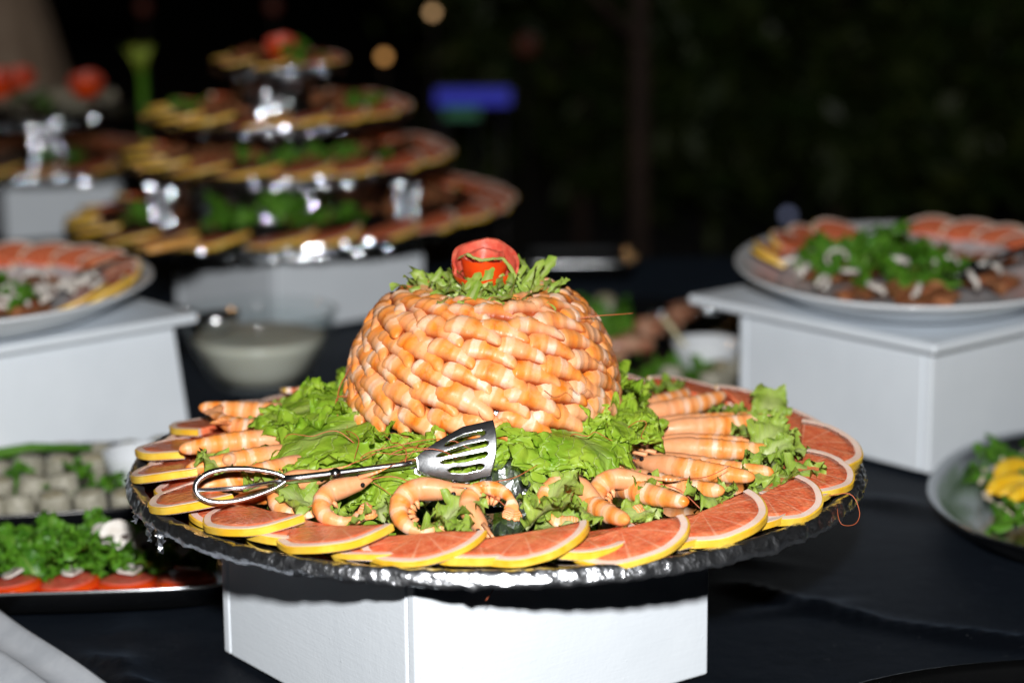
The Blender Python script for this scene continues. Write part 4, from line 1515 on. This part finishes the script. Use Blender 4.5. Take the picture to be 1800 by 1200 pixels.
# leek brush standing beside the rose platter
o = thing('leek_flower', 'yellow green leek cut into a flower on a stem', 'leek flower', (-.690, 4.27, TZ))
a = VF(); a.tube([(0, 0, 0), (.004, 0, .15), (.002, 0, .290)], [.008, .007, .009], 10); ob('stem', a.mesh(), M['greens'], o)
for k in range(14):
    g = 2 * PI * k / 14 + .2 * nz(k, 1, 1); e = .018 + .008 * (k % 3)
    pts = [(.004 * math.cos(g), .004 * math.sin(g), .285), (e * .5 * math.cos(g), e * .5 * math.sin(g), .315), (e * math.cos(g), e * math.sin(g), .340 - .006 * (k % 2))]
    a = VF(); a.tube(pts, [.0045, .0048, .0012], 6, .4); ob('blade', a.mesh(), M['yolk_leaf'], o)

# ------------------------------------------------------------------ cream skirted cocktail table beyond
def sk(p, g, i):
    a = 1 + (.035 * math.sin(g * 11) + .02 * math.sin(g * 7 + 1)) * (1 - i / 14)
    return Vector((p.x * a, p.y * a, p.z))
prof = [(.44, .0), (.42, .08), (.38, .2), (.32, .4), (.26, .6), (.20, .8), (.155, .95), (.13, 1.03), (.15, 1.06), (.30, 1.09), (.37, 1.10), (.37, 1.115), (.3, 1.118), (0, 1.12)]
prof = [(r * .93, z * 1.1) for r, z in prof]
vv, ff, uu = lathe(prof, 132, fn=sk)
tag(ob('cocktail_table', me(vv, ff, True, uu), M['canvas'], loc=(-1.17, 5.15, 0)), 'tall round table in a flared beige cloth skirt tied at the waist', 'table')


# ================================================================== tray of rice rolls
def metal_tray(name, label, cen, a, b, h, m, rz=0.0, sq=2.6, rimw=.012, group=None, well=None):
    """superellipse tray"""
    v = []; f = []
    n = 96
    prof = [(0, .003), (.80, .003), (.90, .005), (.955, h - .004), (1.0, h), (1.012, h - .001), (1.006, h - .004), (.965, h - .008), (.91, .001), (.85, 0), (0, 0)]
    for k in range(n):
        g = 2 * PI * k / n
        c_, s_ = math.cos(g), math.sin(g)
        e = (abs(c_) ** sq + abs(s_) ** sq) ** (-1 / sq)
        for r, z in prof:
            v.append((r * a * c_ * e, r * b * s_ * e, z))
    m_ = len(prof)
    for k in range(n):
        j = (k + 1) % n
        for i in range(m_ - 1):
            f.append((k * m_ + i, j * m_ + i, j * m_ + i + 1, k * m_ + i + 1))
    return tag(ob(name, me(v, f, True), M[m], loc=cen, rot=(0, 0, rz)), label, 'tray', group)


def roll_proto():
    o = ob('rice_roll', None)
    vv, ff, uu = lathe([(.0125, 0), (.0150, .001), (.0160, .005), (.0160, .023), (.0148, .027), (.0125, .0275)], 26, fn=lambda p, g, i: p * (1 + .03 * nz(p.x * 150, p.y * 150, p.z * 150)))
    ob('wrap', me(vv, ff, True, uu), M['rice'], o)
    vv, ff, uu = lathe([(0, .0008), (.0126, .0008), (.0126, .0268), (.009, .0276), (.005, .0268), (0, .0280)], 22, fn=lambda p, g, i: p + Vector((0, 0, .0008 * nz(p.x * 300, p.y * 300, i))))
    ob('filling', me(vv, ff, True, uu), M['rice_core'], o)
    return o


ROLL = None


def roll(p, rz, tilt, s, label, group):
    global ROLL
    if ROLL is None:
        ROLL = roll_proto(); o = ROLL
    else:
        o = dup(ROLL)
    o.matrix_world = Matrix.Translation(p) @ Matrix.Rotation(R(rz), 4, 'Z') @ Matrix.Rotation(R(tilt), 4, 'X') @ Matrix.Diagonal((s, s, s, 1))
    tag(o, label, 'rice roll', group)


ST = Vector((-.59, 2.385, TZ + .003))
metal_tray('serving_tray', 'long black tray filled with rows of rice rolls', ST, .235, .140, .028, 'black_gloss', R(10), 5)
SB = lambda x, y, z: ST + Matrix.Rotation(R(10), 3, 'Z') @ Vector((x, y, z))
for j, yy in enumerate((-.095, -.045, .055, .100)):
    for i in range(12):
        x = -.20 + .0365 * i + .008 * (j % 2)
        if j in (1, 2) and x > .13:
            continue
        roll(SB(x + rnd.uniform(-.002, .002), yy + rnd.uniform(-.003, .003), .006 + (.006 if j == 1 else 0)), rnd.uniform(0, 360), rnd.uniform(5, 16), rnd.uniform(1.0, 1.12), 'beige rice roll standing in a row on the black tray', 'rice rolls on the black tray')
o = ob('spring_onion', None, loc=SB(.0, 0, .048))
a = VF(); a.tube([(-.10, -.050, -.004), (-.02, .0, .004), (.06, .035, .008), (.125, .045, .004)], [.004, .0055, .006, .004], 10, .8); ob('stalk', a.mesh(), M['greens'], o)
a = VF(); a.tube([(-.13, -.060, -.006), (-.08, -.030, .0), (.0, .012, .0), (.05, .02, .004)], [.001, .004, .0045, .003], 8, .5); ob('leaf', a.mesh(), M['greens'], o)
tag(o, 'green spring onion lying across the rice rolls', 'spring onion')
wb = SB(.185, .012, .005)
vv, ff, uu = lathe([(0, .004), (.020, .004), (.034, .020), (.040, .042), (.042, .043), (.0425, .041), (.037, .018), (.024, .002), (.020, 0), (0, 0)], 48)
tag(ob('dip_bowl', me(vv, ff, True, uu), M['china'], loc=wb), 'small white china bowl standing among the rice rolls', 'bowl')
mound('herb_garnish', 'sprig of green herbs between the rice rolls and the dip bowl', 'herbs', SB(.10, -.02, .008), (.05, .022, .02), 14, FRILL, (.5, .8))
tg = thing('serving_tongs', 'shiny steel tongs lying over the rice rolls', 'tongs', SB(.015, -.040, .060), (R(10), R(-2), R(192)))
vv, ff, uu = lathe([(0, -.016), (.018, -.014), (.030, -.006), (.034, .002), (.032, .001), (.028, -.005), (.016, -.011), (0, -.013)], 30, 1.25, .85)
ob('scoop', me(vv, ff, True, uu), M['chrome'], tg, loc=(.028, 0, .006), rot=(R(180), 0, 0))
for k in (0, 1):
    a = VF(); a.tube([(.055, 0, .004 + .012 * k), (.10, 0, .008 + .012 * k), (.22, 0, .010 + .02 * k)], [.006, .0045, .005], 8, .6); ob('arm', a.mesh(), M['chrome'], tg)

# ------------------------------------------------------------------ steel tray with tomato and lettuce salad
MT = Vector((-.545, 2.098, TZ + .003))
metal_tray('serving_tray', 'steel tray of lettuce salad bordered with tomato slices', MT, .300, .085, .024, 'steel', R(3), 5)
MB = lambda x, y, z: MT + Matrix.Rotation(R(3), 3, 'Z') @ Vector((x, y, z))
vv, ff, uu = lathe([(0, 0), (.026, 0), (.0295, .003), (.0305, .008), (.0295, .0125), (.026, .015), (0, .0155)], 36)
tm = me(vv, ff, True, uu); tm.materials.append(M['tomato_skin'])
vv, ff, uu = lathe([(0, .0150), (.0255, .0150), (.0262, .0156), (.018, .0162), (.008, .0158), (0, .0162)], 30, fn=lambda p, g, i: p + Vector((0, 0, .0006 * nz(p.x * 200, p.y * 200, 1))))
tf = me(vv, ff, True, uu); tf.materials.append(M['tomato_flesh'])
for k, x in enumerate((-.22, -.165, -.11, -.055, .085 - .085, .055, .110, .165, .22)):
    o = ob('tomato_slice', None)
    ob('skin', tm, None, o); ob('cut_face', tf, None, o)
    s = 1 + .12 * nz(k, 4, 4)
    o.matrix_world = Matrix.Translation(MB(x + .01, -.040 + .005 * nz(k, 2, 2), .009)) @ Matrix.Rotation(rnd.uniform(0, 6), 4, 'Z') @ Matrix.Rotation(R(rnd.uniform(-9, 9)), 4, 'X') @ Matrix.Diagonal((s, s, s * .72, 1))
    tag(o, 'thick red tomato slice along the edge of the lettuce salad', 'tomato slice', 'tomato slices along the lettuce salad')
    mush(MB(x + .012, -.032, .025), (R(rnd.uniform(-25, 25)), 0, rnd.uniform(0, 6)), .62, 'white mushroom slice lying on a tomato slice', 'mushroom slices on tomatoes')
mound('lettuce_salad', 'frilly green lettuce heaped in the steel tray', 'salad', MB(.13, .014, .004), (.12, .036, .026), 70, FRILL, (.6, 1.0))
mound('lettuce_salad', 'dark purple lettuce heaped in the steel tray', 'salad', MB(-.03, .016, .004), (.055, .04, .022), 40, PURP, (.7, 1.0))
mound('lettuce_salad', 'heap of lettuce in the steel tray beside the purple leaves', 'salad', MB(-.17, .016, .004), (.10, .04, .022), 50, FRILL, (.6, 1.0))
for k, (x, y, z, ax) in enumerate([(.145, .012, .055, 60), (.162, .005, .060, 75), (.192, .002, .050, 55), (.225, .0, .052, 65), (.25, .01, .050, 70), (-.02, .02, .05, 50), (-.12, .02, .05, 60)]):
    mush(MB(x, y, z - .010), (R(ax), R(rnd.uniform(-30, 30)), R(rnd.uniform(-50, 50))), .85, 'white mushroom slice standing in the lettuce salad', 'mushroom slices in the lettuce')

# ------------------------------------------------------------------ oval tray of mango salad
RT = Vector((.655, 2.33, TZ + .003))
metal_tray('serving_tray', 'oval steel tray of mango and arugula salad', RT, .205, .260, .026, 'steel', R(-20), 2.2)
RTB = lambda x, y, z: RT + Matrix.Rotation(R(-20), 3, 'Z') @ Vector((x, y, z))


def mango_mesh(seed):
    pts = []; rad = []
    for i in range(13):
        g = -.9 + 1.8 * i / 12
        pts.append((.040 * math.sin(g), .040 * (math.cos(g) - .8), .002 * nz(i * .5, seed, 1)))
        rad.append(.0095 * math.sin(PI * (i + .6) / 13.2) ** .6)
    v, f, u = tube_vf(pts, rad, 10, .55)
    m = me(v, f, True, u); m.materials.append(M['mango']); return m


MG = [mango_mesh(i * 1.7) for i in range(3)]
FL = me([(-.006, -.0025, 0), (.006, -.002, .0004), (.0055, .0025, 0), (-.0055, .002, .0005), (-.006, -.0025, .0012), (.006, -.002, .0016), (.0055, .0025, .0012), (-.0055, .002, .0017)],
        [(0, 3, 2, 1), (4, 5, 6, 7), (0, 1, 5, 4), (1, 2, 6, 5), (2, 3, 7, 6), (3, 0, 4, 7)], False)
FL.materials.append(M['almond'])
mound('arugula_salad', 'bed of arugula under the mango slices', 'salad', RTB(0, 0, .004), (.150, .195, .010), 130, SPRIG, (.6, 1.0))
fk = thing('almond_flakes', 'pale almond flakes scattered over the mango salad', 'almond flakes', RTB(0, 0, .012))
for k in range(240):
    g = rnd.uniform(0, 6.3); q = math.sqrt(rnd.random())
    o = ob('flake', FL, None, fk, loc=(.155 * q * math.cos(g), .205 * q * math.sin(g), .004 + .016 * (1 - q * q) + rnd.uniform(0, .006)), rot=(rnd.uniform(-.9, .9), rnd.uniform(-.9, .9), rnd.uniform(0, 6.3)))
for k in range(22):
    g = rnd.uniform(0, 6.3); q = math.sqrt(rnd.uniform(.05, 1)) * .85
    o = ob('mango_slice', MG[k % 3])
    o.matrix_world = Matrix.Translation(RTB(.150 * q * math.cos(g), .195 * q * math.sin(g), .026 + .010 * (1 - q))) @ Matrix.Rotation(rnd.uniform(-.7, .5), 4, 'Z') @ Matrix.Rotation(R(rnd.uniform(20, 60)), 4, 'X')
    tag(o, 'curved yellow mango slice on the arugula salad', 'mango slice', 'mango slices on the oval tray')
for k, (x, y, z, a_) in enumerate([(-.115, -.05, .030, .3), (-.085, -.09, .032, .1), (-.12, .01, .030, .5), (-.07, -.03, .036, .2), (-.055, -.13, .030, -.1), (-.09, .06, .032, .4), (-.03, -.08, .038, .0), (-.04, .01, .040, .3)]):
    o = ob('mango_slice', MG[k % 3])
    o.matrix_world = Matrix.Translation(RTB(x, y, z)) @ Matrix.Rotation(a_, 4, 'Z') @ Matrix.Rotation(R(38), 4, 'X')
    tag(o, 'curved yellow mango slice on the arugula salad', 'mango slice', 'mango slices on the oval tray')
for k in range(12):
    g = rnd.uniform(0, 6.3); q = math.sqrt(rnd.random()) * .8
    o = ob('dried_tomato', HAM[k % 4])
    o.matrix_world = Matrix.Translation(RTB(.150 * q * math.cos(g), .195 * q * math.sin(g), .030)) @ Matrix.Rotation(rnd.uniform(0, 6), 4, 'Z') @ Matrix.Rotation(R(rnd.uniform(-30, 30)), 4, 'X') @ Matrix.Diagonal((.42, .42, .6, 1))
    tag(o, 'dark red dried tomato piece on the mango salad', 'dried tomato', 'dried tomatoes on the oval tray')

# tray whose rim just shows at the near end
NT_ = Vector((.46, 1.60, TZ + .003))
metal_tray('serving_tray', 'dark oval tray standing alone on the cloth near the prawn box', NT_, .270, .225, .022, 'steel', R(8), 2.2)

# ================================================================== food at the back of the table
BT = Vector((.215, 3.10, TZ + .003))
metal_tray('serving_tray', 'tray of roasted rolls behind the prawn dome', BT, .20, .30, .018, 'black_gloss', R(-20), 4)
BB = lambda x, y, z: BT + Matrix.Rotation(R(-20), 3, 'Z') @ Vector((x, y, z))
for k in range(7):
    o = ob('roasted_roll', None)
    a = VF(); a.tube([(-.045, 0, 0), (-.040, 0, 0), (0, 0, .002), (.040, 0, 0), (.045, 0, 0)], [.008, .013, .014, .013, .008], 12); ob('crust', a.mesh(), M['sausage'], o)
    a = VF(); a.tube([(.0448, 0, 0), (.0475, 0, 0)], [.0075, .006], 12); ob('filling', a.mesh(), M['rice_core'], o)
    o.matrix_world = Matrix.Translation(BB(-.055 + .004 * k + .02 * (k % 2), -.14 + .056 * k, .022 + .006 * (k % 2))) @ Matrix.Rotation(R(35 + rnd.uniform(-30, 30)), 4, 'Z') @ Matrix.Diagonal((.8, .9, .9, 1))
    tag(o, 'brown roasted roll in the line across the tray behind the prawn dome', 'roasted roll', 'roasted rolls in a line')
for j in range(3):
    for i in range(9):
        x = (-.15, .065, .125)[j]; y = -.22 + .052 * i
        if j == 1 and -.20 < y < -.02:
            continue
        roll(BB(x + rnd.uniform(-.008, .008), y + rnd.uniform(-.006, .006), .005 + (.0 if j else .004)), rnd.uniform(0, 360), rnd.uniform(5, 40), rnd.uniform(.95, 1.2), 'beige rice roll on the tray behind the prawn dome', 'rice rolls behind the dome')
mound('lettuce_heap', 'green lettuce between the rolls behind the prawn dome', 'lettuce', BB(-.10, .0, .006), (.045, .20, .02), 40, FRILL, (.6, .9))
mound('lettuce_heap', 'green lettuce under the small sauce bowl', 'lettuce', BB(.06, -.19, .004), (.06, .05, .014), 20, FRILL, (.5, .8))
wb = Vector((.259, 2.955, TZ + .010))
vv, ff, uu = lathe([(0, .004), (.018, .004), (.034, .018), (.044, .043), (.046, .044), (.0465, .042), (.038, .016), (.022, .001), (.018, 0), (0, 0)], 48)
tag(ob('sauce_bowl', me(vv, ff, True, uu), M['china'], loc=wb), 'small white china bowl holding a cream plastic spoon', 'bowl')
sp = thing('plastic_spoon', 'cream plastic spoon standing in the small white bowl', 'spoon', wb + Vector((-.008, -.004, .012)), (0, R(-50), R(168)))
a = VF(); a.tube([(-.0, 0, 0), (.03, 0, .0), (.060, 0, .001), (.082, 0, .002)], [.0035, .0045, .0055, .006], 10, .5); ob('handle', a.mesh(), M['plastic'], sp)
vv, ff, uu = lathe([(0, -.004), (.008, -.003), (.011, 0), (.008, -.002), (0, -.003)], 16, 1.4, 1); ob('bowl', me(vv, ff, True, uu), M['plastic'], sp, loc=(-.006, 0, 0))
# stainless pan by the back edge
metal_tray('steel_pan', 'empty stainless pan by the back edge of the long table', Vector((.105, 3.73, TZ + .003)), .105, .085, .030, 'steel', 0, 6)
# foil wrapped pieces glinting on that tray
for k, (x, y) in enumerate([(-.02, .17), (.01, .20), (.05, .215), (-.05, .15)]):
    def fn(p, g, i):
        q = .003 * nz(p.x * 90, p.y * 90, p.z * 90, k); return p * (1 + q * 40)
    vv, ff, uu = lathe([(.0001, 0), (.014, .002), (.018, .012), (.014, .022), (.0001, .025)], 16, fn=fn)
    tag(ob('foil_parcel', me(vv, ff, False, uu), M['foil_far'], loc=BB(x, y, .012)), 'small foil parcel at the end of the roasted rolls', 'foil parcel', 'foil parcels by the rolls')

# ================================================================== garden in the dark
def leaf_cloud(n, rx, ry, rz, size, seed):
    r_ = random.Random(seed)
    v = []; f = []
    clumps = [(r_.uniform(-1, 1) * rx * .8, r_.uniform(-1, 1) * ry * .8, r_.uniform(-.9, 1) * rz * .8, r_.uniform(.12, .3)) for _ in range(26)]
    for k in range(n):
        c = clumps[r_.randrange(26)]
        d = Vector((r_.gauss(0, 1), r_.gauss(0, 1), r_.gauss(0, .8))) * c[3] * .6
        p = Vector((c[0], c[1], c[2])) + d
        a = Vector((r_.uniform(-1, 1), r_.uniform(-1, 1), r_.uniform(-1, .4))).normalized()
        b = a.cross(Vector((r_.uniform(-1, 1), r_.uniform(-1, 1), 1))).normalized()
        L = size * r_.uniform(.6, 1.3); w = L * .22
        q = len(v)
        v += [p, p + a * L * .5 + b * w, p + a * L, p + a * L * .5 - b * w]
        f.append((q, q + 1, q + 2, q + 3))
    return me(v, f, False)


def shrub(name, label, x, y, h, rx, seed, n=2600, cat='shrub', group='shrubs beyond the table', th=.03, crown=.55, size=.10):
    o = thing(name, label, cat, (x, y, 0), group=group)
    a = VF()
    a.tube([(0, 0, 0), (.03 * nz(seed, 1, 1), .02, h * .3), (.08 * nz(seed, 2, 2), 0, h * .6), (.1 * nz(seed, 3, 3), 0, h * .95)], [th, th * .85, th * .6, th * .25], 10)
    for k in range(5):
        g = k * 1.26 + seed; z0 = h * (.35 + .1 * k)
        a.tube([(0, 0, z0), (rx * .4 * math.cos(g), rx * .4 * math.sin(g), z0 + h * .12), (rx * .75 * math.cos(g), rx * .75 * math.sin(g), z0 + h * .2)], [th * .5, th * .3, th * .1], 6)
    ob('trunk', a.mesh(), M['bark'], o)
    ob('crown', leaf_cloud(n, rx, rx * .7, h * .5 * crown * 1.6, size, int(seed * 10)), M['leaf_dark'], o, loc=(0, 0, h * .62))


shrub('garden_tree', 'slim tree with bare lower trunk beyond the steel pan', .36, 6.35, 2.6, .75, 3.1, 3600, 'tree', 'trees beyond the table', .035, .40)
shrub('garden_shrub', 'broad dark shrub behind the slim tree', 1.05, 7.2, 1.5, .75, 5.2, 4200)
shrub('garden_shrub', 'dense dark shrub behind the dish with black spoon', 1.75, 6.5, 1.6, .75, 7.7, 4200)
shrub('garden_shrub', 'low loose shrub beside the blue light bar', .25, 7.9, 1.25, .60, 9.3, 2600)
shrub('garden_shrub', 'tall dark shrub at the end of the hedge', 2.35, 7.6, 1.9, .8, 11.9, 3600)
shrub('garden_shrub', 'dark shrub filling the gap in the hedge', .75, 8.6, 1.7, .9, 13.4, 3600)


# ------------------------------------------------------------------ small garden lights
WARM = emis('warm_lamp', (1.0, .60, .28), 1.3)
WARM2 = emis('orange_lamp', (1.0, .48, .14), 1.3)
REDD = emis('dim_red_lamp', (1.0, .16, .06), .02)
COOL = emis('cool_lamp', (.55, .62, 1.0), .35)
BLUE = emis('blue_light', (.008, .02, .7), .35)
GREEN = emis('green_light', (.02, .55, .20), .10)


def lamp(x, y, z, m, label, r=.012, light=None):
    o = thing('garden_lamp', label, 'garden lamp', (x, y, 0), group='garden lamps in the dark')
    a = VF(); a.tube([(0, 0, 0), (0, 0, .02), (0, 0, .021), (0, 0, z - r * 1.4)], [.04, .04, .007, .006], 10); ob('post', a.mesh(), M['iron'], o)
    vv, ff, uu = lathe([(.00001, -r), (r * .7, -r * .7), (r, 0), (r * .7, r * .7), (.00001, r)], 14); ob('bulb', me(vv, ff, True, uu), m, o, loc=(0, 0, z))
    a = VF(); a.tube([(0, 0, z + r * 1.05), (0, 0, z + r * 1.5)], [r * 1.2, r * .5], 12); ob('cap', a.mesh(), M['iron'], o)
    return o


lamp(-.201, 6.0, 1.019, WARM, 'tall garden lamp with warm white bulb')
lamp(-.330, 6.0, .904, WARM2, 'shorter garden lamp with amber bulb')
lamp(-.617, 6.0, 1.037, REDD, 'dim reddish garden lamp above the topmost platter', .02)
lamp(-1.02, 6.4, 1.010, REDD, 'dim reddish garden lamp beside the skirted table', .02)
lamp(.739, 6.0, .474, COOL, 'low garden lamp with pale bluish bulb', .013)
lamp(.05, 6.6, .88, REDD, 'dim reddish garden lamp above the blue light bar', .03)


def bar(x0, x1, y, z0, z1, m, label):
    o = thing('light_bar', label, 'light bar', ((x0 + x1) / 2, y, 0))
    w = (x1 - x0) / 2
    a = VF(); a.box((-w, 0, z0), (w, .02, z1)); ob('light_panel', a.mesh(False), m, o)
    a = VF(); a.box((-w - .01, .021, z0 - .01), (w + .01, .05, z1 + .01)); bev(ob('housing', a.mesh(False), M['iron'], o), .004)
    for s in (-1, 1):
        a = VF(); a.tube([(s * w * .8, .036, 0), (s * w * .8, .036, z0 - .0102)], .008, 8); ob('leg', a.mesh(), M['iron'], o)


bar(-.205, .0, 6.05, .770, .808, BLUE, 'glowing blue light bar in the dark garden')
bar(-.185, -.085, 6.15, .724, .752, GREEN, 'small dim green light bar below the blue one')

# warm lamp of the venue, outside the picture, that glints on rims and foil
o = thing('street_lamp', 'tall warm garden street lamp beside the buffet', 'street lamp', (-2.1, 4.6, 0))
a = VF(); a.tube([(0, 0, 0), (0, 0, .05), (0, 0, .06), (0, 0, 2.70)], [.09, .08, .03, .022], 12); ob('post', a.mesh(), M['iron'], o)
vv, ff, uu = lathe([(.00001, -.07), (.05, -.05), (.07, 0), (.05, .05), (.00001, .07)], 18); ob('globe', me(vv, ff, True, uu), emis('street_globe', (1, .52, .18), 20.0), o, loc=(0, 0, 2.78))
pl = bpy.data.lights.new('street_lamp_light', 'POINT'); pl.energy = 14; pl.color = (1, .55, .22); pl.shadow_soft_size = .09
po = bpy.data.objects.new('street_lamp_light', pl); po.location = (0, 0, 2.92); col.objects.link(po); po.parent = o
